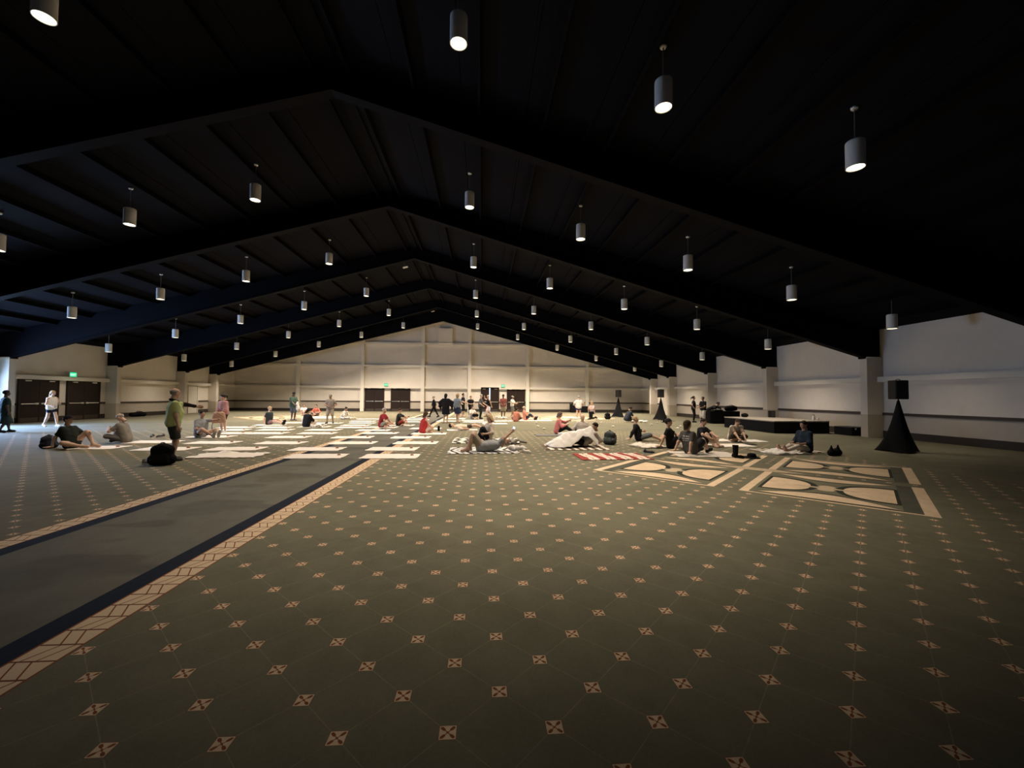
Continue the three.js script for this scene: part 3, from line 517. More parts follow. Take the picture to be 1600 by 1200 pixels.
  if (p.over) { // open jacket: only the back half and the sleeves
    const B = torso(0.036, 0.05); [0, 1].forEach((i) => { const [e, wr] = arm[i]; B.push(bone(sh[i], e, R(0.085), R(0.085)), bone(e, e.clone().lerp(wr, 0.5), R(0.08), R(0.07), 1)); });
    const f = field(B, 0.02, 0.006, personSeed + 3); part(o, 'jacket', meshField((x, y, z) => Math.max(f(x, y, z), (x - Cc.x) * F.x + (y - Cc.y) * F.y + (z - Cc.z) * F.z - p.over.cut, 0.012 - y), boundsOf(B, 0.06), cell), clothMat(p.over.c));
  }
  if (p.scarf) { const B = [0, 1, 2, 3, 4, 5, 6, 7].map((i) => { const q = (k) => { const a = k / 8 * TAU; return N.clone().addScaledVector(T, (0.02 - 0.03 * Math.cos(a)) * s).addScaledVector(Lx, Math.sin(a) * 0.085 * s).addScaledVector(F, Math.cos(a) * 0.075 * s); }; return bone(q(i), q(i + 1), R(0.028), R(0.028)); }); part(o, 'scarf', meshField(field(B, 0.01, 0.003, 2), boundsOf(B, 0.05), cell), clothMat(p.scarf)); }
  if (p.sleeve) { const [e, wr] = arm[p.sleeve.i], B = [bone(sh[p.sleeve.i].clone().lerp(e, 0.55), e, R(0.054), R(0.05)), bone(e, wr, R(0.05), R(0.042), 1)]; part(o, 'long_sleeve', meshField(field(B, 0.012, 0.003, 1), boundsOf(B, 0.05), cell), clothMat(p.sleeve.c)); }
  if (p.low) {
    const t = p.low, g = 0.013, B = [bone(hip[0], P.clone().addScaledVector(T, 0.1 * s).addScaledVector(hipL, 0.04 * s), r(0.1) + g, r(0.1) + g), bone(hip[1], P.clone().addScaledVector(T, 0.1 * s).addScaledVector(hipL, -0.04 * s), r(0.1) + g, r(0.1) + g)];
    [0, 1].forEach((i) => { const [k, an] = leg[i], f = Math.min(t.leg ?? 0.8, 1), ease = t.ease ?? 1; B.push(bone(hip[i], hip[i].clone().lerp(k, f), r(0.102), R(0.076) * ease, t.leg <= 1 ? 1 : 0)); if (t.leg > 1) B.push(bone(k, k.clone().lerp(an, t.leg - 1), R(0.07) * ease, R(0.055) * ease, 1)); });
    if (t.skirt) { const [a, b] = [0, 1].map((i) => hip[i].clone().lerp(leg[i][0], t.skirt)); B.push(bone(hip[0], a, r(0.115), r(0.125), 1), bone(hip[1], b, r(0.115), r(0.125), 1), bone(P, a.clone().lerp(b, 0.5), r(0.12), r(0.13), 1)); }
    part(o, t.name ?? (t.leg > 1 ? 'trousers' : 'shorts'), meshField(field(B, 0.014, 0.003, personSeed + 7), boundsOf(B, 0.06), cell), clothMat(t.c));
  }
  if (p.shoes) feet.forEach((f) => { const B = f.map((b) => ({ ...b, ra: b.ra + 0.008, rb: b.rb + 0.008 })); part(o, 'shoe', meshField(field(B, 0.01), boundsOf(B, 0.04), fine ? 0.011 : 0.018), clothMat(p.shoes, 0.6)); });
  o.userData.joints = undefined; delete o.userData.joints;
  return { o, arm, leg, N, H, s };
}
// ---- poses (facing +z, seat or feet at the origin)
const POSE = {
  stand: { pel: [0, 0.94, 0], tor: [0, 1, 0.02] },
  walk: { pel: [0, 0.915, 0], tor: [0, 1, 0.06], fL: [0.08, 0.085, 0.26], fR: [-0.08, 0.13, -0.3], hL: [0.24, 0.82, -0.16], hR: [-0.24, 0.84, 0.22], td: [[0.1, 0.05, 1], [-0.1, -0.4, 1]] },
  cross: { pel: [0, 0.125, 0], tor: [0, 1, 0.12], fL: [-0.13, 0.075, 0.3], fR: [0.13, 0.1, 0.24], kL: [1, 0.35, 0.2], kR: [-1, 0.35, 0.2], td: [[-1, 0, 0.3], [1, 0, 0.3]], hL: [0.16, 0.3, 0.33], hR: [-0.16, 0.3, 0.33], eL: [0.8, -0.4, -0.4], eR: [-0.8, -0.4, -0.4] },
  extend: { pel: [0, 0.125, 0], tor: [0, 1, 0.05], fL: [0.1, 0.075, 0.82], fR: [-0.1, 0.075, 0.82], kL: [0.2, 1, 0], kR: [-0.2, 1, 0], td: [0, 1, 0.25], hL: [0.16, 0.26, 0.34], hR: [-0.16, 0.26, 0.34] },
  knees: { pel: [0, 0.125, 0], tor: [0, 1, -0.06], fL: [0.12, 0.085, 0.5], fR: [-0.12, 0.085, 0.5], kL: [0.2, 1, 0.4], kR: [-0.2, 1, 0.4], hL: [0.14, 0.42, 0.4], hR: [-0.14, 0.42, 0.4] },
  leanback: { pel: [0, 0.125, 0], tor: [0, 1, -0.36], fL: [0.1, 0.075, 0.8], fR: [-0.1, 0.075, 0.8], kL: [0.2, 1, 0], kR: [-0.2, 1, 0], td: [0, 1, 0.3], hL: [0.26, 0.03, -0.36], hR: [-0.26, 0.03, -0.36], eL: [0.3, 0, -1], eR: [-0.3, 0, -1], flat: [1, 1], up: [0, 1, -0.1] },
  lie: { pel: [0, 0.115, 0], tor: [0, 0.1, -1], fL: [0.11, 0.085, 0.42], fR: [-0.11, 0.085, 0.42], kL: [0.1, 1, 0.3], kR: [-0.1, 1, 0.3], hL: [0.24, 0.05, 0.05], hR: [-0.24, 0.05, 0.05], up: [0, 0.25, -1] },
};
const pose = (name, more) => ({ ...POSE[name], ...more });
// ---------------------------------------------------------------- towels, blankets, rugs
const weave = greyTexture(256, 256, (u, v) => 0.5 + 0.5 * (tnW(u, v) - 0.5));
function tnW(u, v) { return nC(u * 1, v * 1); }
const M_towel = mat(lin(0.8, 0.73, 0.66), 1, { bumpMap: weave, bumpScale: 0.003 }), M_towel2 = mat(lin(0.74, 0.7, 0.66), 1, { bumpMap: weave, bumpScale: 0.003 });
// a soft sheet with thickness: rumple lifts it in soft folds, skew shifts the far edge
function sheet(w, d, { seed = 1, rumple = 0.007, thick = 0.012, edge = 0.02, nx = 22, nz = 12, fold = 0 } = {}) {
  const a = tileNoise(7, seed * 13 + 5), b = tileNoise(17, seed * 7 + 2), pos = [], uv = [], idx = [];
  const top = (u, v) => thick + rumple * (1.1 * a(u, v) + 0.6 * b(u, v)) + fold * Math.exp(-(((u - 0.35) / 0.12) ** 2 + ((v - 0.75) / 0.25) ** 2)) * (0.7 + 0.6 * b(u * 2, v * 2));
  const pt = (i, j) => { const u = i / nx, v = j / nz; return [(u - 0.5) * w + edge * (a(v, 0.3 + u) - 0.5) * 2, (v - 0.5) * d + edge * (b(u, 0.6 + v) - 0.5) * 2, u, v]; };
  for (const up of [1, 0]) for (let j = 0; j <= nz; j++) for (let i = 0; i <= nx; i++) { const [x, z, u, v] = pt(i, j); pos.push(x, up ? top(u, v) : 0.002, -z); uv.push(u, v); }
  const n = (nx + 1) * (nz + 1), at = (i, j) => j * (nx + 1) + i;
  for (let j = 0; j < nz; j++) for (let i = 0; i < nx; i++) { const p = at(i, j), q = at(i + 1, j), r = at(i + 1, j + 1), s = at(i, j + 1); idx.push(p, q, r, p, r, s, n + p, n + r, n + q, n + p, n + s, n + r); }
  const rim = []; for (let i = 0; i < nx; i++) rim.push([at(i, 0), at(i + 1, 0)]); for (let j = 0; j < nz; j++) rim.push([at(nx, j), at(nx, j + 1)]); for (let i = nx; i > 0; i--) rim.push([at(i, nz), at(i - 1, nz)]); for (let j = nz; j > 0; j--) rim.push([at(0, j), at(0, j - 1)]);
  for (const [p, q] of rim) idx.push(p, n + p, n + q, p, n + q, q);
  const g = new THREE.BufferGeometry(); g.setAttribute('position', new THREE.Float32BufferAttribute(pos, 3)); g.setAttribute('uv', new THREE.Float32BufferAttribute(uv, 2)); g.setIndex(idx); g.computeVertexNormals(); return g;
}
const towelGeos = [1, 2, 3, 4, 5].map((s) => sheet(1.42, 0.78, { seed: s })), towelRumpled = sheet(1.6, 0.85, { seed: 9, rumple: 0.02, fold: 0.09, edge: 0.05 }), knotGeo = lathe([[0.001, 0.035], [0.03, 0.03], [0.045, 0.012], [0.05, 0]], 12);
const M_tag = mat(lin(0.3, 0.12, 0.09), 0.9);
const COLS = [
  ['rightmost towel column', [[-2.36, 11.0], [-2.63, 12.5], [-2.2, 14.1], [-2.68, 15.9], [-2.2, 17.5]]],
  ['second towel column from right', [[-4.26, 11.05], [-4.8, 12.5], [-4.26, 14.1], [-4.85, 15.95], [-4.25, 17.7], [-4.92, 19.2], [-4.95, 20.95], [-4.35, 22.4], [-4.3, 25.4], [-4.2, 27.4], [-4.6, 29.3]]],
  ['third towel column from right', [[-6.53, 11.2], [-7.14, 12.6], [-6.58, 14.1], [-7.2, 16.0], [-6.77, 17.6], [-7.15, 19.3], [-6.4, 20.8], [-6.64, 22.3], [-6.81, 24.1], [-7.25, 25.8]]],
  ['fourth towel column from right', [[-9.07, 12.6], [-8.77, 14.2], [-8.77, 17.6], [-9.27, 19.3], [-8.3, 21.2], [-9.98, 20.75], [-8.62, 23.9], [-10.4, 24.2]]],
  ['leftmost towel column', [[-11.25, 12.9], [-10.75, 14.4], [-10.07, 16.2], [-10.3, 17.6], [-11.15, 19.2], [-11.75, 20.7], [-11.0, 22.3]]],
];
const ORD = ['first', 'second', 'third', 'fourth', 'fifth', 'sixth', 'seventh', 'eighth', 'ninth', 'tenth', 'eleventh'];
let towelNo = 0;
for (const [col, list] of COLS) list.forEach(([X, Z], i) => {
  const t = thing('towel', `white towel on carpet, ${ORD[i]} from camera in ${col}`, 'towel', [X, 0, Z], ((towelNo * 37) % 9 - 4) * 0.008, 'white towels laid out in columns');
  const heap = col.startsWith('third') && i === 0; if (heap) t.userData.label = 'rumpled white towel, nearest of the third towel column from right';
  part(t, 'cloth', heap ? towelRumpled : towelGeos[towelNo % 5], M_towel); if (!heap) part(t, 'tag', knotGeo, M_tag).position.set(0.52, 0.02, -0.12); towelNo++;
});
[[-1.9, 29.2, 'white towel far back behind the woman in blue denim skirt'], [-2.1, 26.2, 'white towel in front of the woman in a black shawl'], [-0.6, 27.1, 'white towel in front of the seated woman with a black bag'], [0.75, 23.9, 'white towel just behind the cross aisle at mid hall'], [1.3, 26.5, 'white towel left of the two people in coral shirts'], [-0.4, 25.3, 'white towel between the lying person and the standing group'], [-11.0, 29.4, 'white towel far back near the person in orange top'], [-11.5, 30.9, 'white towel farthest back near the person in orange top'], [-7.6, 28.2, 'white towel far back right of the white heap'], [-0.9, 19.4, 'white towel under the lying person in beige clothes'], [-2.7, 20.2, 'white towel left of the lying person in beige clothes'], [8.6, 15.0, 'white towel under the person leaning forward, left half'], [9.75, 14.7, 'white towel under the person leaning forward, right half'], [8.3, 13.3, 'white towel beside the braided person in black']].forEach(([X, Z, l], i) => {
  const t = thing('towel', l, 'towel', [X, 0, Z], (i % 5 - 2) * 0.05, 'white towels lying apart from the columns'); part(t, 'cloth', towelGeos[i % 5], i % 3 ? M_towel : M_towel2);
});
// patterned blankets
const fibre = (u, v) => 0.86 + 0.28 * nC(u, v) - 0.1;
const chevTex = colourTexture(512, 256, (u, v) => { const t = (u * 5.2 - Math.abs(v - 0.5) * 1.2 + 20) % 1, k = fibre(u, v), c = t < 0.22 ? [0.05, 0.05, 0.05] : t < 0.5 ? [0.72, 0.7, 0.66] : t < 0.68 ? [0.3, 0.32, 0.35] : [0.78, 0.76, 0.72]; return c.map((q) => q * k); });
const chevTex2 = colourTexture(512, 256, (u, v) => { const t = (u * 7 - Math.abs(((v * 2) % 1) - 0.5) * 1.1 + 20) % 1, k = fibre(u, v), c = t < 0.45 ? [0.05, 0.048, 0.045] : [0.76, 0.7, 0.62]; return c.map((q) => q * k); });
const redTex = colourTexture(512, 256, (u, v) => { const t = (u * 4.2 - 0.06 * Math.sin(6 * v)) % 1, k = fibre(u, v); let c = t < 0.42 ? [0.34, 0.045, 0.035] : [0.78, 0.66, 0.56]; if (t > 0.66 && t < 0.72) c = [0.34, 0.09, 0.07]; if (t > 0.18 && t < 0.22) c = [0.2, 0.02, 0.02]; return c.map((q) => q * k); });
const brownTex = colourTexture(512, 256, (u, v) => { const t = (u * 8) % 1, k = fibre(u, v); return (t < 0.5 ? [0.12, 0.08, 0.055] : [0.76, 0.7, 0.6]).map((q) => q * k); });
const checkTex = colourTexture(512, 512, (u, v) => { const k = fibre(u, v), a = (u * 9) % 1, b = (v * 9) % 1; let c = [0.72, 0.66, 0.58]; if (a < 0.08 || b < 0.08) c = [0.5, 0.44, 0.37]; return c.map((q) => q * k); });
const cloth = (map) => mat(0xffffff, 1, { map });
const M_chev = cloth(chevTex), M_chev2 = cloth(chevTex2), M_red = cloth(redTex), M_brown = cloth(brownTex), M_check = cloth(checkTex);
const blanket = (label, m, X, Z, w, d, turn, o = {}) => solo('blanket', label, 'blanket', sheet(w, d, { rumple: 0.012, edge: 0.03, ...o }), m, [X, 0, Z], turn);
blanket('grey white and black chevron blanket under the man lying with raised phone', M_chev, 0.05, 12.15, 2.0, 1.35, 0.02, { seed: 21 });
blanket('black and white chevron blanket under the woman in black leggings', M_chev2, 0.15, 14.75, 2.3, 1.7, -0.03, { seed: 22, rumple: 0.02 });
blanket('brown and white striped rug under the person draped in cream blanket', M_brown, 2.9, 12.85, 1.95, 1.3, 0.0, { seed: 23 });
blanket('red and white striped blanket lying empty beside the carpet figure', M_red, 3.45, 10.85, 1.85, 1.1, 0.05, { seed: 24 });
blanket('cream checked blanket bunched up in front of the man in black cap', M_check, 5.35, 13.0, 0.9, 0.85, 0.3, { seed: 25, rumple: 0.05, fold: 0.09 });
blanket('pale checked mat under the person in printed grey shirt', M_check, 6.2, 11.2, 1.7, 1.1, -0.1, { seed: 26 });
blanket('cream blanket bunched over the legs of the person in dark blue top', M_towel2, 8.75, 11.35, 1.1, 0.6, 0.1, { seed: 27, rumple: 0.06, fold: 0.1 });
blanket('brown striped rug under the person in dark blue top', M_brown, 9.15, 11.9, 1.9, 0.9, 0.08, { seed: 28 });
blanket('grey mat under the woman in pink jacket', mat(lin(0.13, 0.13, 0.12), 1), 3.15, 16.85, 1.9, 0.75, 0.0, { seed: 29 });
blanket('pale yellow checked mat under the couple in coral shirts', M_check, 3.5, 27.2, 2.2, 1.2, 0.0, { seed: 30 });
// a heap of white cloth, shaped as folds
function heap(label, X, Z, w, h, d, seed, m = M_towel, turn = 0) {
  const r = rng(seed), B = []; for (let i = 0; i < 9; i++) { const x = (r() - 0.5) * w, z = (r() - 0.5) * d, y = 0.04 + r() * (h - 0.08) * (1 - Math.abs(x) / w * 1.3); B.push(bone([x, y * 0.4 + 0.01, z], [x + (r() - 0.5) * w * 0.5, y, z + (r() - 0.5) * d * 0.5], 0.045, 0.05)); }
  for (const b of B) { const low = Math.min(b.ay, b.ay + b.dy) - 0.05; if (low < 0.004) { b.ay += 0.004 - low; } }
  const g = meshField(field(B, 0.02, 0.006, seed), boundsOf(B, 0.06), 0.022); solo('cloth_heap', label, 'cloth', g, m, [X, 0.03, Z], turn, 'heaps of pale cloth');
}
heap('white cloth heap beside the crouching person in white', -8.55, 27.4, 1.1, 0.26, 0.5, 3);
heap('white cloth heap at the feet of the man in red-brown shirt', 1.2, 28.6, 0.8, 0.22, 0.4, 4);
heap('white cloth heap left of the kneeling woman', 6.2, 28.3, 1.2, 0.24, 0.5, 5);
heap('white cloth heap in front of the crouched man in navy', 9.75, 25.2, 0.7, 0.2, 0.4, 6);
heap('cream pillow heap at the head of the lying man with phone', 1.05, 12.0, 0.5, 0.16, 0.35, 7, M_towel2);
heap('black and cream blanket heap behind the lying man with phone', 1.05, 13.7, 0.9, 0.18, 0.5, 8, M_chev2);
heap('white cloth heap in front of the person in black dress', -7.95, 20.6, 0.7, 0.2, 0.4, 11);
heap('cream cloth heap on the floor right of the man in black cap', 6.35, 12.35, 0.35, 0.24, 0.3, 12, M_towel2);
heap('white cloth heap right of the braided person in black', 8.4, 14.35, 0.4, 0.14, 0.3, 13);
// ---------------------------------------------------------------- the people in the hall
const BLK_ = [0.012, 0.012, 0.014], INK = [0.03, 0.033, 0.04], HAIRS = { black: [0.012, 0.01, 0.009], brown: [0.05, 0.03, 0.02], dkbrown: [0.025, 0.016, 0.012], grey: [0.3, 0.28, 0.26], blond: [0.42, 0.3, 0.17], white: [0.55, 0.5, 0.45] };
const tone = (s, h) => ({ skin: s, hair: h });
const W_ = [0.74, 0.7, 0.64];
// left side
person('person in black walking out of view at left edge', [-19.0, 0, 17.87], 150, 1.68, pose('stand', { skin: 'dark', hair: ['short', HAIRS.black], girth: 1.15, top: { c: [0.015, 0.03, 0.03], sleeve: 0.75, long: 1.35, flare: 0.12, name: 'dress' }, shoes: BLK_, fL: [0.09, 0.085, 0.16], fR: [-0.09, 0.1, -0.14] }));
person('person in white tank top and navy shorts walking past dark left doors', [-20.2, 0, 20.9], 75, 1.72, pose('walk', { skin: 'light', girth: 0.88, hair: ['long', HAIRS.blond], head: [10, 12], top: { c: W_, sleeve: 0 , strap: 1}, low: { c: [0.012, 0.014, 0.035], leg: 0.5 }, shoes: [0.6, 0.6, 0.6], hL: [0.16, 1.15, 0.26], hR: [-0.16, 1.0, 0.28] }));
person('person in dark green tee and cap sitting with one knee raised', [-11.75, 0.03, 12.75], 88, 1.72, pose('knees', { skin: 'light', hair: ['short', HAIRS.dkbrown], hat: ['cap', BLK_], girth: 1.12, tor: [0, 1, -0.25], head: [10, 6], top: { c: [0.02, 0.026, 0.02], sleeve: 0.75 }, low: { c: [0.05, 0.05, 0.045], leg: 0.45 }, fL: [0.16, 0.085, 0.46], fR: [-0.12, 0.06, 0.4], kR: [-1, 0.25, 0.3], hL: [0.2, 0.4, 0.3], hR: [-0.28, 0.06, -0.26], flat: [0, 1], eR: [-0.3, 0, -1] }));
person('bald man in taupe tee and grey trousers sitting cross-legged, head bowed', [-11.5, 0.03, 14.25], -78, 1.74, pose('cross', { skin: 'light', hair: ['fringe', HAIRS.grey], tor: [0, 1, 0.28], head: [0, 32], girth: 1.12, top: { c: [0.2, 0.18, 0.155], sleeve: 0.8 }, low: { c: [0.17, 0.155, 0.145], leg: 1.85 }, shoes: BLK_, hL: [0.1, 0.46, 0.42], hR: [-0.1, 0.36, 0.42], curl: 0.9 }));
person('standing man in lime green tee and dark shorts, one arm stretched out', [-7.38, 0, 10.44], 128, 1.72, pose('stand', { skin: 'light', hair: ['fringe', HAIRS.grey], girth: 1.22, belly: 0.04, twist: 6, head: [14, 8], top: { c: [0.52, 0.6, 0.27], sleeve: 0.75 }, low: { c: [0.045, 0.05, 0.042], leg: 0.92, ease: 1.3 }, shoes: [0.05, 0.05, 0.05], hL: [0.42, 1.3, 0.5], eL: [0.3, 0.9, -0.3], hR: [-0.3, 0.86, 0.08], scarf: BLK_, sleeve: { i: 0, c: [0.02, 0.015, 0.015] } }));
person('man in grey tee and black shorts sitting with arm stretched right', [-10.3, 0.03, 15.95], 68, 1.78, pose('extend', { skin: 'tan', hair: ['short', HAIRS.black], girth: 1.1, top: { c: [0.27, 0.28, 0.3], sleeve: 0.8 }, low: { c: BLK_, leg: 0.45 }, shoes: [0.3, 0.3, 0.28], hL: [0.2, 0.62, 0.6], hR: [-0.18, 0.25, 0.36], fL: [0.2, 0.07, 0.62], fR: [-0.05, 0.07, 0.66], kL: [0.9, 0.5, 0], kR: [-0.6, 0.8, 0] }));
person('standing woman in pink top holding a tan cloth, dark ponytail', [-10.72, 0, 18.0], -20, 1.58, pose('stand', { skin: 'light', hair: ['ponytail', HAIRS.black], girth: 1.1, tor: [0, 1, 0.12], head: [-20, 22], top: { c: [0.47, 0.25, 0.25], sleeve: 1.6 }, low: { c: [0.05, 0.03, 0.02], leg: 0.75 }, shoes: [0.6, 0.6, 0.58], hL: [0.16, 0.93, 0.28], hR: [-0.16, 0.93, 0.28], curl: 1.1 }));
person('man in dark teal tee sitting, bare legs stretched towards the right', [-11.15, 0.03, 22.5], 82, 1.75, pose('extend', { skin: 'light', hair: ['short', HAIRS.blond], girth: 1.1, top: { c: [0.03, 0.042, 0.05], sleeve: 0.7 }, low: { c: [0.25, 0.15, 0.16], leg: 0.75 }, shoes: BLK_, head: [-15, 5], kL: [0.5, 1, 0], fL: [0.1, 0.07, 0.75], hL: [0.2, 0.2, 0.2], hR: [-0.25, 0.06, -0.05] }));
person('standing man in green shirt holding a white towel', [-11.7, 0, 26.5], 60, 1.75, pose('stand', { skin: 'brown', hair: ['short', HAIRS.black], girth: 1.12, head: [0, 24], top: { c: [0.06, 0.1, 0.075], sleeve: 0.8 }, low: { c: [0.1, 0.11, 0.14], leg: 1.0, ease: 1.3 }, shoes: [0.1, 0.1, 0.1], hL: [0.16, 0.98, 0.34], hR: [-0.12, 0.98, 0.34], curl: 1.2 }));
person('person in black sitting turned away with legs to the right', [-8.62, 0.03, 21.0], 150, 1.66, pose('cross', { skin: 'light', hair: ['long', HAIRS.black], girth: 1.22, tor: [0, 1, 0.16], top: { c: BLK_, sleeve: 1.4, name: 'jumper' }, low: { c: [0.6, 0.52, 0.45], leg: 1.4 }, fL: [0.5, 0.075, 0.36], kL: [0.9, 0.6, 0.3], td: [[1, 0.1, 0.2], [1, 0, 0.3]], head: [-20, 20] }));
person('distant seated person in white top with black hair, left of the orange top', [-13.6, 0, 32.6], 20, 1.66, pose('knees', { skin: 'tan', hair: ['bun', HAIRS.black], top: { c: W_, sleeve: 0.6 }, low: { c: [0.5, 0.35, 0.33], leg: 1.6 } }));
person('distant person in orange top sitting and facing the camera', [-12.5, 0, 32.2], 0, 1.62, pose('cross', { skin: 'light', hair: ['short', HAIRS.dkbrown], girth: 1.15, top: { c: [0.55, 0.15, 0.1], sleeve: 1.2 }, low: { c: [0.1, 0.1, 0.1], leg: 1.5 } }));
person('standing man in camouflage tee and khaki shorts, hand on hip', [-8.46, 0, 23.7], 8, 1.63, pose('stand', { skin: 'tan', hair: ['short', HAIRS.grey], girth: 1.12, top: { c: [0.24, 0.21, 0.19], sleeve: 0.8 }, low: { c: [0.36, 0.31, 0.26], leg: 0.98, ease: 1.35 }, shoes: INK, fL: [0.17, 0.085, 0], fR: [-0.17, 0.085, 0], hL: [0.2, 1.0, 0.06], eL: [1, 0.2, -0.6], hR: [-0.06, 1.05, 0.22], eR: [-1, -0.2, -0.2], head: [-20, 10] }));
person('distant person in white crouching over a white cloth heap', [-9.25, 0, 28.2], 70, 1.6, pose('cross', { skin: 'tan', hair: ['bun', HAIRS.black], tor: [0, 1, 0.55], head: [0, 20], top: { c: W_, sleeve: 1.2 }, low: { c: [0.5, 0.45, 0.4], leg: 1.7 }, hL: [0.15, 0.12, 0.5], hR: [-0.15, 0.12, 0.5] }));
person('grey-haired person in dark red tee sitting cross-legged facing right', [-4.98, 0.03, 20.95], 78, 1.76, pose('cross', { skin: 'light', hair: ['short', HAIRS.grey], girth: 1.1, tor: [0, 1, 0.2], top: { c: [0.28, 0.03, 0.04], sleeve: 0.8 }, low: { c: [0.3, 0.28, 0.22], leg: 1.0 }, hL: [0.12, 0.12, 0.55], hR: [-0.16, 0.2, 0.45] }));
person('person in charcoal tee and red shorts holding up a phone', [-4.4, 0.03, 22.2], 85, 1.68, pose('cross', { skin: 'light', hair: ['short', HAIRS.brown], girth: 1.1, tor: [0, 1, 0.1], top: { c: [0.03, 0.032, 0.034], sleeve: 0.8 }, low: { c: [0.3, 0.06, 0.04], leg: 1.0, ease: 1.3 }, hL: [0.12, 0.46, 0.5], hR: [-0.1, 0.4, 0.44], head: [0, 15], curl: 1.0 }));
person('woman in red tank top with long brown hair seen from behind', [-2.5, 0.03, 17.75], 122, 1.68, pose('cross', { skin: 'light', hair: ['long', HAIRS.brown], girth: 1.12, tor: [0, 1, 0.2], top: { c: [0.42, 0.04, 0.04], sleeve: 0.0, strap: 1 }, low: { c: [0.6, 0.5, 0.44], leg: 0.8 }, head: [30, 20], hR: [-0.2, 0.14, 0.4] }));
// standing group before the far doors
person('distant person in black suit walking left with white item in hand', [-3.56, 0, 31.0], -80, 1.6, pose('walk', { skin: 'light', hair: ['short', HAIRS.grey], top: { c: BLK_, sleeve: 1.7, name: 'jacket' }, low: { c: BLK_, leg: 1.9 }, shoes: BLK_, fL: [0.08, 0.085, 0.36], fR: [-0.08, 0.13, -0.36] }));
person('standing woman wrapped in wide black shawl, black hair', [-2.14, 0, 24.5], 165, 1.72, pose('stand', { skin: 'light', hair: ['long', HAIRS.black], girth: 1.1, top: { c: BLK_, sleeve: 1, long: 0.9, flare: 0.13, cape: 1, name: 'shawl' }, hL: [0.34, 1.02, 0.2], hR: [-0.38, 1.0, 0.05], eL: [1, 0, -0.2], eR: [-1, 0, -0.2] }));
person('standing woman in blue-grey top and denim skirt, light hair', [-1.5, 0, 25.1], 150, 1.76, pose('walk', { skin: 'light', hair: ['bob', HAIRS.blond], girth: 1.15, top: { c: [0.22, 0.26, 0.31], sleeve: 0.8 }, low: { c: [0.03, 0.045, 0.09], leg: 0.6, skirt: 0.85, name: 'skirt' }, fL: [0.1, 0.085, 0.16], fR: [-0.16, 0.085, -0.16], td: [[0.1, 0, 1], [-0.1, 0, 1]], hL: [0.2, 1.25, 0.3], hR: [-0.25, 1.1, 0.2] }));
person('distant person in black tee and long black shorts facing right', [-1.48, 0, 32.1], 75, 1.8, pose('stand', { skin: 'light', hair: ['short', HAIRS.black], top: { c: BLK_, sleeve: 0.7 }, low: { c: BLK_, leg: 1.2 }, hL: [0.2, 1.05, 0.3], hR: [-0.2, 1.05, 0.3] }));
person('distant person in black tee with white print, short brown hair', [-0.86, 0, 31.2], 10, 1.6, pose('stand', { skin: 'light', hair: ['short', HAIRS.brown], top: { c: BLK_, sleeve: 0.7 }, low: { c: BLK_, leg: 1.8 }, hL: [0.1, 1.1, 0.25], hR: [-0.1, 1.1, 0.25], eL: [1, -0.3, -0.2], eR: [-1, -0.3, -0.2] }));
person('distant woman in white top sitting with a black bag on lap', [-0.66, 0.0, 28.6], 30, 1.74, pose('knees', { skin: 'light', hair: ['bob', HAIRS.brown], girth: 1.1, head: [30, 10], top: { c: W_, sleeve: 0.7 }, low: { c: [0.5, 0.45, 0.4], leg: 1.7 } }));
person('standing man in grey tee and dark trousers, grey hair', [-0.13, 0, 29.1], 80, 1.72, pose('stand', { skin: 'light', hair: ['short', HAIRS.grey], girth: 1.1, tor: [0, 1, 0.1], head: [0, 15], top: { c: [0.085, 0.085, 0.09], sleeve: 0.9 }, low: { c: [0.02, 0.03, 0.03], leg: 1.9 }, shoes: BLK_, hL: [0.15, 1.0, 0.38], hR: [-0.2, 0.95, 0.22] }));
person('distant person in black vest and loose pale pink trousers, arm raised', [0.5, 0, 32.3], -60, 1.7, pose('walk', { skin: 'light', hair: ['short', HAIRS.blond], top: { c: BLK_, sleeve: 0, strap: 1 }, low: { c: [0.6, 0.48, 0.46], leg: 1.8, ease: 1.6 }, shoes: [0.2, 0.14, 0.1], hR: [-0.3, 1.6, 0.2], eR: [-1, 0, 0] }));
person('standing man in red-brown shirt and khaki shorts, head bowed', [1.54, 0, 30.0], 0, 1.73, pose('stand', { skin: 'brown', hair: ['short', HAIRS.black], girth: 1.12, head: [0, 30], top: { c: [0.24, 0.08, 0.07], sleeve: 0.9 }, low: { c: [0.26, 0.23, 0.16], leg: 0.95, ease: 1.3 }, shoes: [0.2, 0.18, 0.16], hL: [0.08, 1.02, 0.26], hR: [-0.1, 0.98, 0.26] }));
person('distant person in white shirt and grey shorts before right door pair', [2.41, 0, 32.9], 60, 1.62, pose('stand', { skin: 'tan', hair: ['bob', HAIRS.black], hat: ['cap', [0.3, 0.28, 0.26]], top: { c: W_, sleeve: 0.9 }, low: { c: [0.16, 0.16, 0.15], leg: 0.95, ease: 1.4 }, hL: [0.15, 1.15, 0.4], hR: [-0.15, 1.1, 0.4] }));
person('person in coral shirt sitting turned away, dark hair', [2.15, 0.03, 26.1], 130, 1.6, pose('cross', { skin: 'tan', hair: ['short', HAIRS.dkbrown], girth: 1.15, tor: [0, 1, 0.14], top: { c: [0.56, 0.22, 0.16], sleeve: 0.9 }, low: { c: [0.16, 0.1, 0.09], leg: 0.9 }, fL: [0.4, 0.07, 0.45] }));
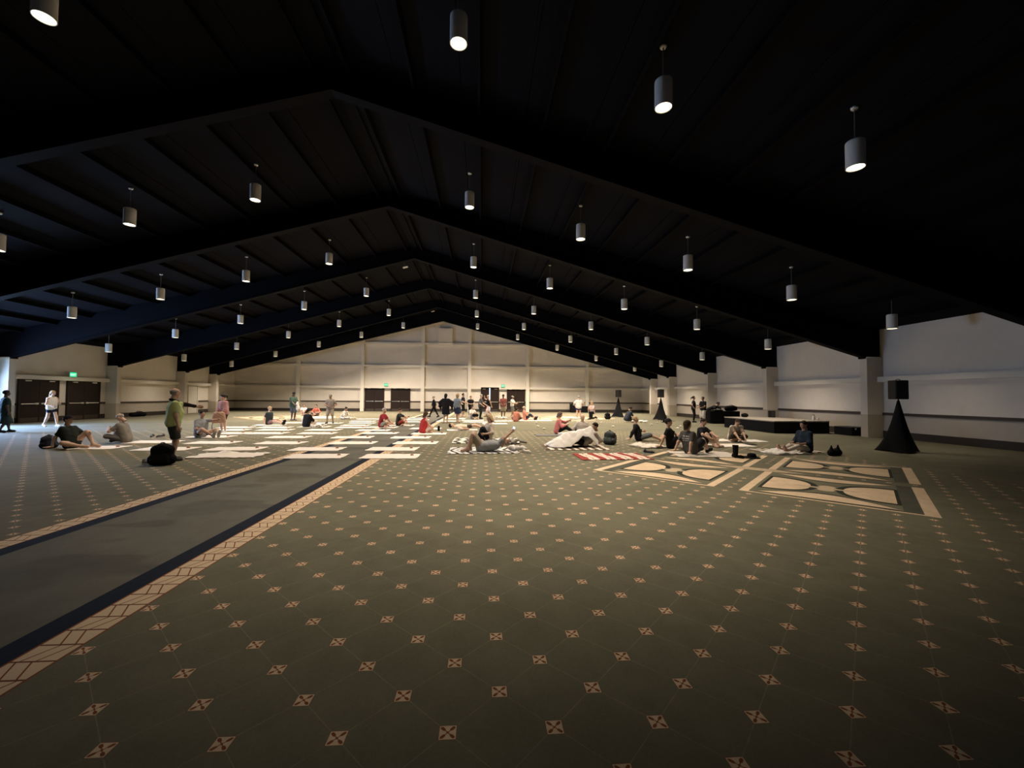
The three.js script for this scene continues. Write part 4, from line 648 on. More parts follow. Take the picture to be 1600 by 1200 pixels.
person('bald man in coral shirt and dark trousers sitting, legs to the right', [2.9, 0.03, 27.4], 75, 1.72, pose('extend', { skin: 'light', hair: ['fringe', HAIRS.white], girth: 1.15, tor: [0, 1, -0.2], top: { c: [0.58, 0.23, 0.17], sleeve: 0.9 }, low: { c: [0.03, 0.035, 0.05], leg: 1.6 }, shoes: BLK_, kL: [0.3, 1, 0], fL: [0.12, 0.08, 0.7], fR: [-0.12, 0.08, 0.62] }));
// middle foreground
const phoneMan = person('man in grey tee lying on chevron blanket, holding up a phone', [0.0, 0.03, 11.85], -90, 1.76, pose('lie', { skin: 'light', hair: ['fringe', HAIRS.grey], girth: 1.2, tor: [0.0, 0.13, -1], up: [0, 0.3, -1], head: [0, 14], top: { c: [0.25, 0.26, 0.27], sleeve: 0.8 }, low: { c: [0.27, 0.22, 0.17], leg: 0.95 }, fL: [0.11, 0.085, 0.4], fR: [-0.11, 0.085, 0.34], hL: [0.07, 0.56, -0.86], hR: [-0.07, 0.56, -0.86], eL: [1, 0.4, 0.5], eR: [-1, 0.4, 0.5], curl: 0.9 }));
person('blond woman in black leggings sitting behind the lying man, knees up', [0.22, 0.03, 14.2], -66, 1.76, pose('knees', { skin: 'light', hair: ['long', HAIRS.blond], tor: [0, 1, -0.1], head: [-30, 20], tilt: 14, top: { c: [0.5, 0.42, 0.36], sleeve: 1.3 }, low: { c: [0.014, 0.016, 0.022], leg: 1.95, ease: 1.25 }, fL: [0.12, 0.085, 0.46], kL: [0.1, 1, 0.3], fR: [0.22, 0.075, 0.34], kR: [-1, 0.3, 0.4], hL: [0.24, 0.3, 0.24], hR: [-0.3, 0.06, -0.1], flat: [0, 1] }));
person('person in beige clothes lying flat behind the aisle, dark hair', [-0.75, 0.03, 19.3], 90, 1.68, pose('lie', { skin: 'light', hair: ['short', HAIRS.black], tor: [0, 0.06, -1], fL: [0.1, 0.1, 0.83], fR: [-0.1, 0.1, 0.83], kL: [0, 1, 0], kR: [0, 1, 0], td: [0, 1, 0.3], top: { c: [0.6, 0.5, 0.4], sleeve: 1.3 }, low: { c: [0.06, 0.045, 0.04], leg: 0.7 } }));
person('woman in pink jacket with grey-brown hair sitting, facing right', [3.2, 0.03, 17.4], 78, 1.72, pose('extend', { skin: 'light', hair: ['bob', [0.12, 0.09, 0.075]], girth: 1.1, tor: [0, 1, 0.18], head: [5, 22], top: { c: [0.55, 0.19, 0.19], sleeve: 1.8, name: 'jacket' }, low: { c: BLK_, leg: 1.85 }, shoes: BLK_, hL: [0.14, 0.56, 0.52], hR: [-0.16, 0.4, 0.42], fL: [0.14, 0.07, 0.74], fR: [-0.12, 0.07, 0.74], curl: 1.1 }));
person('bald man in pale patterned shirt sitting, facing the camera', [3.85, 0.03, 15.6], -8, 1.68, pose('cross', { skin: 'light', hair: ['fringe', HAIRS.white], girth: 1.1, head: [10, 10], top: { c: [0.46, 0.41, 0.36], sleeve: 1.3 }, low: { c: [0.3, 0.27, 0.23], leg: 1.6 }, hR: [-0.3, 0.12, 0.1] }));
person('person in black lying back under a cream blanket, dark hair', [3.25, 0.03, 12.95], -82, 1.66, pose('leanback', { skin: 'light', hair: ['short', HAIRS.dkbrown], tor: [0, 0.62, -0.7], head: [0, 18], top: { c: [0.4, 0.36, 0.31], sleeve: 1.2 }, low: { c: BLK_, leg: 1.8 }, hL: [0.26, 0.05, -0.32], hR: [-0.26, 0.05, -0.32], fL: [0.12, 0.075, 0.76], fR: [-0.1, 0.075, 0.78], shoes: BLK_ }));
person('standing man in white tee and blue shorts, turned away, arms akimbo', [6.91, 0, 29.1], 178, 1.65, pose('stand', { skin: 'light', hair: ['short', HAIRS.grey], girth: 1.2, head: [0, 20], top: { c: [0.72, 0.7, 0.67], sleeve: 0.95 }, low: { c: [0.015, 0.04, 0.17], leg: 0.5, ease: 1.3 }, shoes: [0.5, 0.2, 0.2], hL: [0.24, 0.98, 0.1], eL: [1, 0.3, -0.3], hR: [-0.24, 0.98, 0.1], eR: [-1, 0.3, -0.3], fL: [0.13, 0.085, 0], fR: [-0.13, 0.085, 0] }));
person('woman in pale pink top and black trousers down on one knee', [7.95, 0, 29.2], -60, 1.7, pose('stand', { skin: 'light', hair: ['bob', HAIRS.blond], pel: [0, 0.5, 0], tor: [0, 1, 0.12], top: { c: [0.5, 0.4, 0.38], sleeve: 1.0 }, low: { c: BLK_, leg: 1.9 }, shoes: BLK_, fL: [0.12, 0.085, 0.4], kL: [0.1, 1, 0.5], fR: [-0.1, 0.1, -0.4], kR: [0, -0.4, 1], td: [[0, 0, 1], [0, -0.6, -0.8]], hL: [0.12, 0.75, 0.36], hR: [-0.14, 0.85, 0.3], eL: [1, 0, -0.3] }));
person('man in navy crouched forward near the far black speaker', [9.22, 0, 25.7], 100, 1.74, pose('cross', { skin: 'tan', hair: ['short', HAIRS.dkbrown], girth: 1.2, pel: [0, 0.24, 0], tor: [0, 1, 0.5], head: [0, 25], top: { c: [0.035, 0.04, 0.055], sleeve: 0.9 }, low: { c: [0.02, 0.022, 0.03], leg: 1.8 }, hL: [0.2, 0.1, 0.6], hR: [-0.2, 0.1, 0.55] }));
// right side
person('blond person in black top leaning back on one arm, grey leggings', [5.75, 0.0, 14.8], 78, 1.7, pose('leanback', { skin: 'light', hair: ['short', HAIRS.blond], tor: [0, 1, -0.22], top: { c: BLK_, sleeve: 1.85 }, low: { c: [0.1, 0.11, 0.115], leg: 1.1 }, hL: [0.2, 0.36, 0.2], flat: [0, 1], hR: [-0.26, 0.03, -0.4], eL: [1, -0.2, -0.4] }));
person('man in black tee and black cap sitting sideways, hand on carpet', [5.98, 0.0, 12.7], 58, 1.72, pose('knees', { skin: 'light', hair: ['short', HAIRS.dkbrown], hat: ['cap', [0.02, 0.018, 0.018]], tor: [0, 1, -0.14], top: { c: [0.014, 0.015, 0.018], sleeve: 0.6 }, low: { c: BLK_, leg: 0.9 }, hR: [-0.32, 0.03, -0.3], flat: [0, 1], hL: [0.2, 0.4, 0.4], eR: [-0.4, 0, -1] }));
const printMan = person('person in grey tee with white back print leaning back on hands', [5.88, 0.03, 11.25], 112, 1.74, pose('leanback', { skin: 'light', hair: ['bob', HAIRS.brown], girth: 1.12, tor: [0, 1, -0.24], head: [-14, 8], top: { c: [0.085, 0.08, 0.072], sleeve: 0.8 }, low: { c: [0.03, 0.033, 0.036], leg: 0.98, ease: 1.4 }, shoes: BLK_, fL: [0.16, 0.085, 0.5], fR: [-0.06, 0.085, 0.62], kL: [0.2, 1, 0.3], kR: [-0.2, 1, 0.3], td: [0, 0.35, 1] }));
{ // rows of white lettering, too small to read, across the back of the shirt
  const shirt = printMan.o.children.find((c) => c.name === 'shirt'), list = [], r = rng(77), g = shirt.geometry.attributes.position;
  for (const [row, hgt, n] of [[0.37, 0.035, 9], [0.305, 0.022, 12], [0.25, 0.012, 10]]) for (let i = 0; i < n; i++) {
    if (r() < 0.12) continue; const x = (i - (n - 1) / 2) * (0.24 / n), y = 0.125 + row * 0.99; let zb = 0, best = 9;
    for (let q = 0; q < g.count; q++) { const d = Math.hypot(g.getX(q) - x, (g.getY(q) - y)); if (d < 0.02 && g.getZ(q) < zb) { zb = g.getZ(q); best = d; } }
    if (best < 1) list.push(new THREE.BoxGeometry(0.24 / n * 0.72, hgt, 0.008).translate(x, y, zb + 0.001));
  }
  if (list.length) part(shirt, 'print', list, mat(lin(0.7, 0.66, 0.6), 0.9));
}
person('braided person in black tee sitting with arms round knees', [7.35, 0.0, 13.3], 28, 1.68, pose('knees', { skin: 'light', hair: ['bun', HAIRS.dkbrown], girth: 1.1, tor: [0, 1, 0.06], head: [0, 22], top: { c: [0.016, 0.017, 0.02], sleeve: 0.75 }, low: { c: [0.028, 0.03, 0.034], leg: 1.0 }, hL: [0.06, 0.34, 0.5], hR: [-0.2, 0.3, 0.42], eL: [1, -0.2, 0], eR: [-1, -0.2, 0] }));
person('standing person in black tee and trousers with ponytail, hand on hip', [13.68, 0, 25.8], 60, 1.7, pose('stand', { skin: 'light', hair: ['ponytail', HAIRS.black], girth: 1.05, top: { c: BLK_, sleeve: 0.8 }, low: { c: BLK_, leg: 1.9 }, shoes: BLK_, hR: [-0.22, 0.98, 0.04], eR: [-1, 0.1, -0.7], hL: [0.2, 1.05, 0.3] }));
person('standing person in black top and white trousers beside the black table', [13.75, 0, 24.75], -70, 1.66, pose('stand', { skin: 'tan', hair: ['bun', HAIRS.black], top: { c: BLK_, sleeve: 0.7 }, low: { c: [0.62, 0.58, 0.52], leg: 1.95, ease: 1.35 }, shoes: [0.5, 0.48, 0.45], hL: [0.15, 1.05, 0.34], hR: [-0.15, 1.02, 0.34] }));
person('person in black bent low over the black-draped table', [14.9, 0, 26.05], 30, 1.7, pose('stand', { skin: 'tan', hair: ['short', HAIRS.black], pel: [0, 0.86, 0], tor: [0.3, 0.5, 0.9], top: { c: BLK_, sleeve: 1.7 }, low: { c: BLK_, leg: 1.9 }, shoes: BLK_, hL: [0.35, 0.84, 0.6], hR: [-0.1, 0.84, 0.6], eL: [1, 0.3, -0.3], eR: [-1, 0.3, -0.3] }));
person('person in taupe tee under white jacket leaning forward over a tablet', [9.25, 0.03, 14.55], -4, 1.62, pose('cross', { skin: 'light', hair: ['short', HAIRS.brown], tor: [0, 1, 0.5], head: [0, 20], top: { c: [0.23, 0.18, 0.145], sleeve: 0.8 }, over: { c: W_, cut: -0.01 }, low: { c: [0.04, 0.035, 0.03], leg: 1.6 }, hL: [0.12, 0.1, 0.62], hR: [-0.12, 0.1, 0.62], eL: [1, 0.2, 0], eR: [-1, 0.2, 0] }));
person('person in dark blue top and white trousers sitting, facing left', [9.5, 0.03, 11.5], -80, 1.7, pose('extend', { skin: 'tan', hair: ['short', HAIRS.dkbrown], girth: 1.1, tor: [0, 1, 0.06], top: { c: [0.022, 0.034, 0.05], sleeve: 1.5 }, low: { c: [0.6, 0.54, 0.47], leg: 1.9 }, head: [0, 10] }));
// ---------------------------------------------------------------- stage, table, loudspeakers
const M_black = matte(lin(0.008, 0.008, 0.009), 0.9, 0.2), M_blackSheen = matte(lin(0.01, 0.01, 0.011), 0.5, 0.4), M_stageTop = mat(lin(0.3, 0.27, 0.23), 0.7), M_grille = mat(lin(0.014, 0.014, 0.015), 0.6);
{
  const st = thing('stage', 'low stage platform with black skirt and grey deck by right wall', 'stage', [14.65, 0, 19.85]), w = 2.7, d = 3.9, h = 0.57;
  for (const [dx, dz] of [[-0.675, -0.975], [0.675, -0.975], [-0.675, 0.975], [0.675, 0.975]]) part(st, 'deck_panel', rbox(w / 2 - 0.008, 0.05, d / 2 - 0.008, 0.006, dx, h - 0.025, dz), M_stageTop);
  const pleat = (len) => { const pts = []; const n = Math.round(len / 0.08); for (let i = 0; i <= n; i++) pts.push([(i / n - 0.5) * len, 0.012 * (i % 2)]); const g = new THREE.BufferGeometry(), pos = [], idx = []; for (const [x, z] of pts) pos.push(x, 0.004, z, x, h - 0.05, z); for (let i = 0; i < n; i++) idx.push(2 * i, 2 * i + 2, 2 * i + 1, 2 * i + 1, 2 * i + 2, 2 * i + 3); g.setAttribute('position', new THREE.Float32BufferAttribute(pos, 3)); g.setIndex(idx); g.computeVertexNormals(); return g; };
  part(st, 'skirt', pleat(w - 0.02).translate(0, 0, d / 2 - 0.02), M_black); part(st, 'skirt', pleat(d - 0.02).rotateY(-Math.PI / 2).translate(-w / 2 + 0.02, 0, 0), M_black);
  part(st, 'skirt', pleat(w - 0.02).rotateY(Math.PI).translate(0, 0, -d / 2 + 0.02), M_black); part(st, 'skirt', pleat(d - 0.02).rotateY(Math.PI / 2).translate(w / 2 - 0.02, 0, 0), M_black);
  for (const x of [-1.25, 1.25]) for (const z of [-1.85, 1.85]) part(st, 'leg', rod([x, 0, z], [x, h - 0.05, z], 0.025), M_steel);
  const bottle = thing('water_bottle', 'white bottle standing on the stage deck', 'bottle', [15.6, h, 18.35]);
  part(bottle, 'bottle_body', lathe([[0.001, 0], [0.055, 0], [0.058, 0.02], [0.058, 0.17], [0.03, 0.21], [0.026, 0.23], [0.001, 0.235]], 18), M_towel2); part(bottle, 'bottle_cap', lathe([[0.001, 0.235], [0.03, 0.235], [0.03, 0.27], [0.001, 0.272]], 14), M_black);
  const cup = thing('paper_cup', 'white paper cup beside the bottle on the stage', 'cup', [15.78, h, 18.3]); part(cup, 'cup_body', lathe([[0.03, 0], [0.042, 0.12], [0.038, 0.12], [0.028, 0.006]], 16), M_towel2); part(cup, 'straw', rod([0.01, 0.02, 0], [0.03, 0.2, 0.01], 0.004), M_towel);
  const mon = thing('stage_monitor', 'small black speaker box standing on far part of stage', 'speaker', [15.7, h, 21.3]); part(mon, 'cabinet', rbox(0.26, 0.36, 0.24, 0.02, 0, 0.18, 0), M_blackSheen); part(mon, 'grille', rbox(0.22, 0.3, 0.01, 0.004, 0, 0.18, 0.122), M_grille);
  solo('black_bag', 'small black bag on the far left corner of stage', 'bag', meshField(field([bone([-0.1, 0.1, 0], [0.1, 0.1, 0], 0.095, 0.09), bone([0, 0.12, 0], [0.02, 0.15, 0], 0.07, 0.06)], 0.03), [[-0.25, -0.05, -0.16], [0.25, 0.28, 0.16]], 0.02), M_black, [14.2, h, 21.35]);
  const cs = thing('equipment_case', 'long low black case on floor between stage and right column', 'case', [16.35, 0, 17.2], 0); part(cs, 'case_body', rbox(0.75, 0.3, 0.9, 0.02, 0, 0.16, 0), M_black); part(cs, 'lid', rbox(0.76, 0.06, 0.91, 0.02, 0, 0.34, 0), M_blackSheen); part(cs, 'latch', [rbox(0.06, 0.08, 0.02, 0.004, -0.2, 0.3, 0.46), rbox(0.06, 0.08, 0.02, 0.004, 0.2, 0.3, 0.46)], M_steel);
  const tb = thing('equipment_table', 'table draped in black cloth behind the stage', 'table', [15.2, 0, 25.1], 0.12);
  part(tb, 'table_top', rbox(1.9, 0.03, 0.75, 0.008, 0, 0.75, 0), M_black);
  const drape = []; const per = []; for (let i = 0; i <= 120; i++) { const a = i / 120 * TAU, c = Math.cos(a), s = Math.sin(a), k = 1 / Math.max(Math.abs(c) / 0.97, Math.abs(s) / 0.395); per.push([c * k, s * k, i % 4 < 2 ? 0.018 : 0]); }
  { const pos = [], idx = []; for (const [x, z, f] of per) pos.push(x, 0.768, z, x * (1 + f), 0.006, z * (1 + 2 * f)); for (let i = 0; i < 120; i++) idx.push(2 * i, 2 * i + 2, 2 * i + 1, 2 * i + 1, 2 * i + 2, 2 * i + 3); const g = new THREE.BufferGeometry(); g.setAttribute('position', new THREE.Float32BufferAttribute(pos, 3)); g.setIndex(idx); g.computeVertexNormals(); part(tb, 'tablecloth', g, M_black); }
  for (const x of [-0.85, 0.85]) for (const z of [-0.3, 0.3]) part(tb, 'leg', rod([x, 0, z], [x, 0.74, z], 0.016), M_steel);
  const mx = thing('mixing_desk', 'dark audio mixing desk lying on the black-draped table', 'mixer', [14.75, 0.772, 24.95], 0.12); part(mx, 'desk_body', rbox(0.6, 0.08, 0.42, 0.015, 0, 0.04, 0), M_blackSheen); part(mx, 'fader_panel', rbox(0.54, 0.012, 0.36, 0.003, 0, 0.086, 0), M_grille); for (let i = 0; i < 8; i++) part(mx, 'fader', rbox(0.018, 0.018, 0.03, 0.003, -0.23 + i * 0.066, 0.1, 0.08 - (i * 5 % 4) * 0.03, 1), M_towel2);
  const db = thing('duffel_bag', 'rounded black duffel bag on right end of draped table', 'bag', [15.75, 0.772, 25.05], 0.1);
  part(db, 'bag_body', meshField(field([bone([-0.28, 0.17, 0], [0.28, 0.17, 0], 0.165, 0.15), bone([0, 0.2, 0], [0.1, 0.25, 0], 0.13, 0.11)], 0.04, 0.004, 2), [[-0.5, -0.04, -0.24], [0.5, 0.46, 0.24]], 0.024), M_black); part(db, 'handle', tube([[-0.12, 0.3, 0], [-0.06, 0.4, 0], [0.06, 0.42, 0], [0.14, 0.33, 0]], 0.012, 20, 6), M_blackSheen);
}
// loudspeakers on poles whose tripods are hidden under stretched black scrims
function speakerStand(X, Z, turn, lStand, lBox, spread) {
  const s = thing('speaker_stand', lStand, 'speaker stand', [X, 0, Z], turn, 'speaker stands with black scrims');
  part(s, 'pole', rod([0, 0.05, 0], [0, 1.6, 0], 0.018), M_blackSheen);
  const g = new THREE.BufferGeometry(), pos = [], idx = [], NV = 24, NU = 36;
  for (let j = 0; j <= NV; j++) { const v = j / NV, R = 0.03 + (spread - 0.03) * (0.6 * v + 0.4 * v ** 4), star = 0.1 + 0.3 * v ** 4; for (let i = 0; i <= NU; i++) { const a = i / NU * TAU, r = R * (1 - star * (0.5 - 0.5 * Math.cos(3 * a))); pos.push(Math.sin(a) * r, 1.56 * (1 - v) + 0.004 + 0.05 * v * (0.5 - 0.5 * Math.cos(3 * a)), Math.cos(a) * r); } }
  for (let j = 0; j < NV; j++) for (let i = 0; i < NU; i++) { const p = j * (NU + 1) + i; idx.push(p, p + NU + 1, p + 1, p + 1, p + NU + 1, p + NU + 2); }
  g.setAttribute('position', new THREE.Float32BufferAttribute(pos, 3)); g.setIndex(idx); g.computeVertexNormals(); part(s, 'scrim', g, M_black);
  for (let i = 0; i < 3; i++) { const a = i * TAU / 3; part(s, 'leg', rod([0, 0.7, 0], [Math.sin(a) * spread * 0.8, 0.02, Math.cos(a) * spread * 0.8], 0.012), M_blackSheen); }
  const b = thing('loudspeaker', lBox, 'loudspeaker', [X, 1.602, Z], turn + 0.25, 'loudspeakers on stands');
  part(b, 'cabinet', rbox(0.36, 0.58, 0.34, 0.025, 0, 0.29, 0), M_blackSheen); const gr = part(b, 'grille', rbox(0.32, 0.53, 0.012, 0.005, 0, 0.29, 0.172), M_grille); part(gr, 'horn_ring', new THREE.TorusGeometry(0.07, 0.006, 6, 20).translate(0, 0.43, 0.18), M_black); part(b, 'handle', tube([[-0.06, 0.56, 0], [-0.05, 0.6, 0], [0.05, 0.6, 0], [0.06, 0.56, 0]], 0.01, 14, 6), M_black);
}
speakerStand(12.75, 11.75, -0.5, 'near black speaker stand with tall flared scrim by right wall', 'near black loudspeaker on stand by right wall', 0.59);
speakerStand(12.8, 28.7, -0.2, 'black speaker stand with scrim left of the standing pair in black', 'black loudspeaker on the middle stand, left of the standing pair', 0.59);
speakerStand(11.0, 32.6, 0.25, 'farthest black speaker stand, behind the crouched man in navy', 'farthest black loudspeaker, above the crouched man in navy', 0.59);
{
  const c = thing('road_case', 'tall black road case with green light at far wall', 'case', [9.35, 0, 41.6]); part(c, 'case_body', rbox(0.7, 0.92, 0.6, 0.02, 0, 0.47, 0), M_black); part(c, 'corner', [rbox(0.06, 0.06, 0.06, 0.01, -0.33, 0.9, 0.28), rbox(0.06, 0.06, 0.06, 0.01, 0.33, 0.9, 0.28)], M_steel);
  part(c, 'indicator', rbox(0.06, 0.04, 0.01, 0.004, -0.1, 0.78, 0.305), mat(lin(0.02, 0.1, 0.03), 0.5, { emissive: new THREE.Color(0.3, 1, 0.4), emissiveIntensity: 1.2 }));
  const d = thing('road_case', 'low wide black road case behind the man in blue shorts', 'case', [10.25, 0, 41.55]); part(d, 'case_body', rbox(1.05, 0.62, 0.6, 0.02, 0, 0.32, 0), M_black); part(d, 'lid', rbox(1.06, 0.05, 0.61, 0.015, 0, 0.62, 0), M_blackSheen);
  const e = thing('duffel_bag', 'dark duffel bag on floor against left wall beside column', 'bag', [-23.7, 0, 30.3], 1.2);
  part(e, 'bag_body', meshField(field([bone([-0.4, 0.16, 0], [0.35, 0.16, 0], 0.15, 0.14), bone([0, 0.22, 0.02], [0.15, 0.26, 0], 0.13, 0.1)], 0.04, 0.004, 3), [[-0.62, -0.03, -0.24], [0.56, 0.44, 0.24]], 0.026), M_black); part(e, 'handle', tube([[-0.15, 0.3, 0], [-0.08, 0.38, 0], [0.06, 0.4, 0], [0.14, 0.33, 0]], 0.012, 16, 6), M_blackSheen);
}
// ---------------------------------------------------------------- bags, shoes and small things on the carpet
function backpack(label, X, Z, turn, k, m = M_black) {
  const b = thing('backpack', label, 'backpack', [X, 0, Z], turn, 'black backpacks on the floor');
  const B = [bone([-0.14 * k, 0.12 * k, 0], [0.14 * k, 0.12 * k, 0], 0.115 * k, 0.115 * k), bone([-0.11 * k, 0.32 * k, -0.02], [0.11 * k, 0.32 * k, -0.02], 0.1 * k, 0.1 * k), bone([0, 0.1 * k, 0], [0, 0.36 * k, -0.02], 0.12 * k, 0.1 * k)];
  part(b, 'bag_body', meshField(field(B, 0.03, 0.003, 5), [[-0.32 * k, -0.05, -0.22 * k], [0.32 * k, 0.52 * k, 0.2 * k]], 0.018), m);
  const P = [bone([-0.1 * k, 0.11 * k, 0.1 * k], [0.1 * k, 0.11 * k, 0.1 * k], 0.075 * k, 0.075 * k), bone([-0.08 * k, 0.19 * k, 0.08 * k], [0.08 * k, 0.19 * k, 0.08 * k], 0.06 * k, 0.06 * k)];
  const pk = part(b, 'front_pocket', meshField(field(P, 0.02), boundsOf(P, 0.05), 0.016), m); part(pk, 'zip', tube([[-0.11 * k, 0.2 * k, 0.12 * k], [0, 0.235 * k, 0.13 * k], [0.11 * k, 0.2 * k, 0.12 * k]], 0.005, 16, 5), M_blackSheen);
  part(b, 'top_handle', tube([[-0.045 * k, 0.41 * k, -0.02], [-0.03 * k, 0.47 * k, -0.02], [0.03 * k, 0.47 * k, -0.02], [0.045 * k, 0.41 * k, -0.02]], 0.01, 16, 6), M_blackSheen);
  for (const s of [-1, 1]) part(b, 'shoulder_strap', tube([[s * 0.08 * k, 0.4 * k, -0.1 * k], [s * 0.12 * k, 0.3 * k, -0.19 * k], [s * 0.13 * k, 0.15 * k, -0.2 * k], [s * 0.14 * k, 0.05 * k, -0.1 * k]], 0.018, 20, 6), M_blackSheen);
}
backpack('large black backpack on floor in front of the man in lime tee', -7.15, 9.82, 0.3, 1.05);
backpack('dark backpack behind the person in dark green tee', -12.45, 12.85, 1.2, 0.82, mat(lin(0.012, 0.014, 0.022), 0.9));
backpack('black backpack right of the person under the cream blanket', 4.3, 13.65, -0.9, 1.0, mat(lin(0.012, 0.02, 0.02), 0.6));
backpack('small black backpack far back left of the speaker stand', 9.1, 29.3, 0.4, 1.0);
const shoeBones = [bone([0, 0.045, -0.09], [0, 0.045, 0.1], 0.04, 0.04), bone([0, 0.06, -0.09], [0, 0.09, -0.09], 0.042, 0.036), bone([0, 0.04, 0.1], [0, 0.034, 0.15], 0.038, 0.03)], shoeGeo = meshField(field(shoeBones, 0.012), boundsOf(shoeBones, 0.03), 0.013), soleGeo = rbox(0.085, 0.02, 0.29, 0.009, 0, 0.01, 0.02);
function shoe(label, X, Z, turn, m) { const s = thing('shoe', label, 'shoe', [X, 0, Z], turn, 'shoes left on the floor'); part(s, 'upper', shoeGeo, m); part(s, 'sole', soleGeo, M_towel2); }
const M_shoeB = mat(lin(0.02, 0.02, 0.022), 0.6), M_shoeG = mat(lin(0.2, 0.19, 0.18), 0.8);
shoe('grey shoe at left foot of the large black backpack', -7.55, 9.95, 1.3, M_shoeG); shoe('grey shoe farther behind beside the large black backpack', -7.6, 10.2, 1.0, M_shoeG);
shoe('black sneaker left of the man in lime tee, left one', -12.05, 16.05, 0.4, M_shoeB); shoe('black sneaker left of the man in lime tee, right one', -11.78, 16.1, -0.2, M_shoeB);
shoe('dark shoe beside the red striped blanket end', 4.75, 11.5, 1.0, M_shoeB); shoe('pale shoe near the pillow of the lying man', 1.25, 11.6, 0.8, mat(lin(0.6, 0.58, 0.55), 0.8));
{
  const bt = thing('boot', 'black boot standing upright in front of the taupe tee person', 'boot', [6.78, 0, 10.6], 0.7); part(bt, 'shaft', lathe([[0.06, 0.02], [0.065, 0.12], [0.07, 0.26], [0.075, 0.34], [0.068, 0.34], [0.06, 0.26], [0.05, 0.06]], 18), M_black); part(bt, 'foot', shoeGeo, M_black).position.z = 0.04; part(bt, 'sole', soleGeo, M_blackSheen).position.z = 0.04;
  const ht = thing('hat', 'black round hat lying on the carpet figure', 'hat', [7.2, 0, 10.55], 0.2); part(ht, 'crown', lathe([[0.001, 0.13], [0.07, 0.128], [0.1, 0.11], [0.115, 0.05], [0.12, 0.012]], 24), M_black); part(ht, 'brim', lathe([[0.115, 0.02], [0.2, 0.012], [0.21, 0.02], [0.2, 0.026], [0.115, 0.032]], 28), M_black);
  const tg = thing('tote_bag', 'black bag with two upright pointed corners at far right', 'bag', [9.92, 0, 10.95], 0.2);
  part(tg, 'bag_body', meshField(field([bone([-0.14, 0.08, 0], [0.14, 0.08, 0], 0.085, 0.085), bone([-0.13, 0.1, 0], [-0.12, 0.29, 0], 0.065, 0.014), bone([0.13, 0.1, 0], [0.12, 0.3, 0], 0.065, 0.014)], 0.02), [[-0.28, -0.03, -0.14], [0.28, 0.36, 0.14]], 0.014), M_black); part(tg, 'lining', rbox(0.1, 0.1, 0.05, 0.02, 0, 0.17, 0), M_shoeG);
  const wb = thing('white_sack', 'tall white bag held open by the woman in pink jacket', 'bag', [4.15, 0, 17.0], 0.1); part(wb, 'bag_body', meshField(field([bone([-0.06, 0.12, 0], [0.1, 0.12, 0], 0.12, 0.11), bone([0, 0.2, 0], [-0.05, 0.42, 0], 0.1, 0.035), bone([-0.05, 0.42, 0], [-0.09, 0.56, 0.02], 0.03, 0.04)], 0.03, 0.004, 9), [[-0.28, -0.03, -0.2], [0.3, 0.66, 0.2]], 0.018), M_towel);
  const box1 = thing('takeout_box', 'white lidded box on grey mat before the pink jacket woman', 'box', [3.35, 0.022, 16.75], 0.2); part(box1, 'tray', rbox(0.4, 0.07, 0.26, 0.02, 0, 0.035, 0), M_towel); part(box1, 'lid', rbox(0.41, 0.03, 0.27, 0.012, 0, 0.082, 0), M_towel);
  const ph = thing('phone', 'lit phone held up by the man lying on chevron blanket', 'phone', [0.92, 0.66, 11.86]); ph.rotation.set(0.1, -0.7, -0.4); part(ph, 'phone_body', rbox(0.085, 0.165, 0.01, 0.006), M_blackSheen); part(ph, 'screen', new THREE.PlaneGeometry(0.076, 0.152).translate(0, 0, 0.0056), mat(0x000000, 0.3, { emissive: new THREE.Color(0.72, 0.85, 1.0), emissiveIntensity: 0.9 }));
  const hb = thing('handbag', 'black handbag on the lap of the distant seated woman', 'bag', [-0.45, 0.2, 28.15], 0.3); part(hb, 'bag_body', meshField(field([bone([-0.12, 0.1, 0], [0.14, 0.1, 0], 0.1, 0.1)], 0.02), [[-0.28, -0.04, -0.16], [0.3, 0.26, 0.16]], 0.022), M_black); part(hb, 'handle', tube([[-0.1, 0.18, 0], [-0.05, 0.3, 0], [0.07, 0.3, 0], [0.12, 0.18, 0]], 0.01, 16, 6), M_black);
  const fl = thing('flask', 'dark bottle standing left of the lying person in beige', 'bottle', [-1.95, 0, 18.9]); part(fl, 'bottle_body', lathe([[0.001, 0], [0.05, 0], [0.052, 0.02], [0.052, 0.2], [0.03, 0.24], [0.001, 0.245]], 16), M_black); part(fl, 'bottle_cap', lathe([[0.001, 0.24], [0.026, 0.24], [0.026, 0.28], [0.001, 0.282]], 12), M_steel);
  const tan = thing('tan_cloth', 'tan cloth hanging from the hands of the woman in pink', 'cloth', [-10.72, 0, 17.68], 0.1); part(tan, 'cloth', meshField(field([bone([-0.15, 0.82, 0], [0.15, 0.82, 0], 0.035, 0.035), bone([-0.13, 0.8, 0], [-0.2, 0.45, 0.02], 0.035, 0.035), bone([0.13, 0.8, 0], [0.2, 0.48, 0.02], 0.035, 0.035), bone([0, 0.8, 0], [0, 0.46, 0.03], 0.04, 0.04), bone([-0.2, 0.45, 0.02], [0.2, 0.48, 0.02], 0.03, 0.03), bone([-0.16, 0.62, 0.01], [0.16, 0.62, 0.01], 0.07, 0.07), bone([-0.16, 0.72, 0.01], [0.16, 0.72, 0.01], 0.06, 0.06), bone([-0.17, 0.53, 0.015], [0.17, 0.54, 0.015], 0.06, 0.06)], 0.03, 0.006, 4), [[-0.32, 0.36, -0.1], [0.32, 0.92, 0.14]], 0.016), mat(lin(0.36, 0.22, 0.15), 1)); part(tan, 'tie', tube([[-0.2, 0.46, 0.02], [-0.24, 0.3, 0.03], [-0.23, 0.14, 0.02]], 0.012, 14, 6), M_rail);
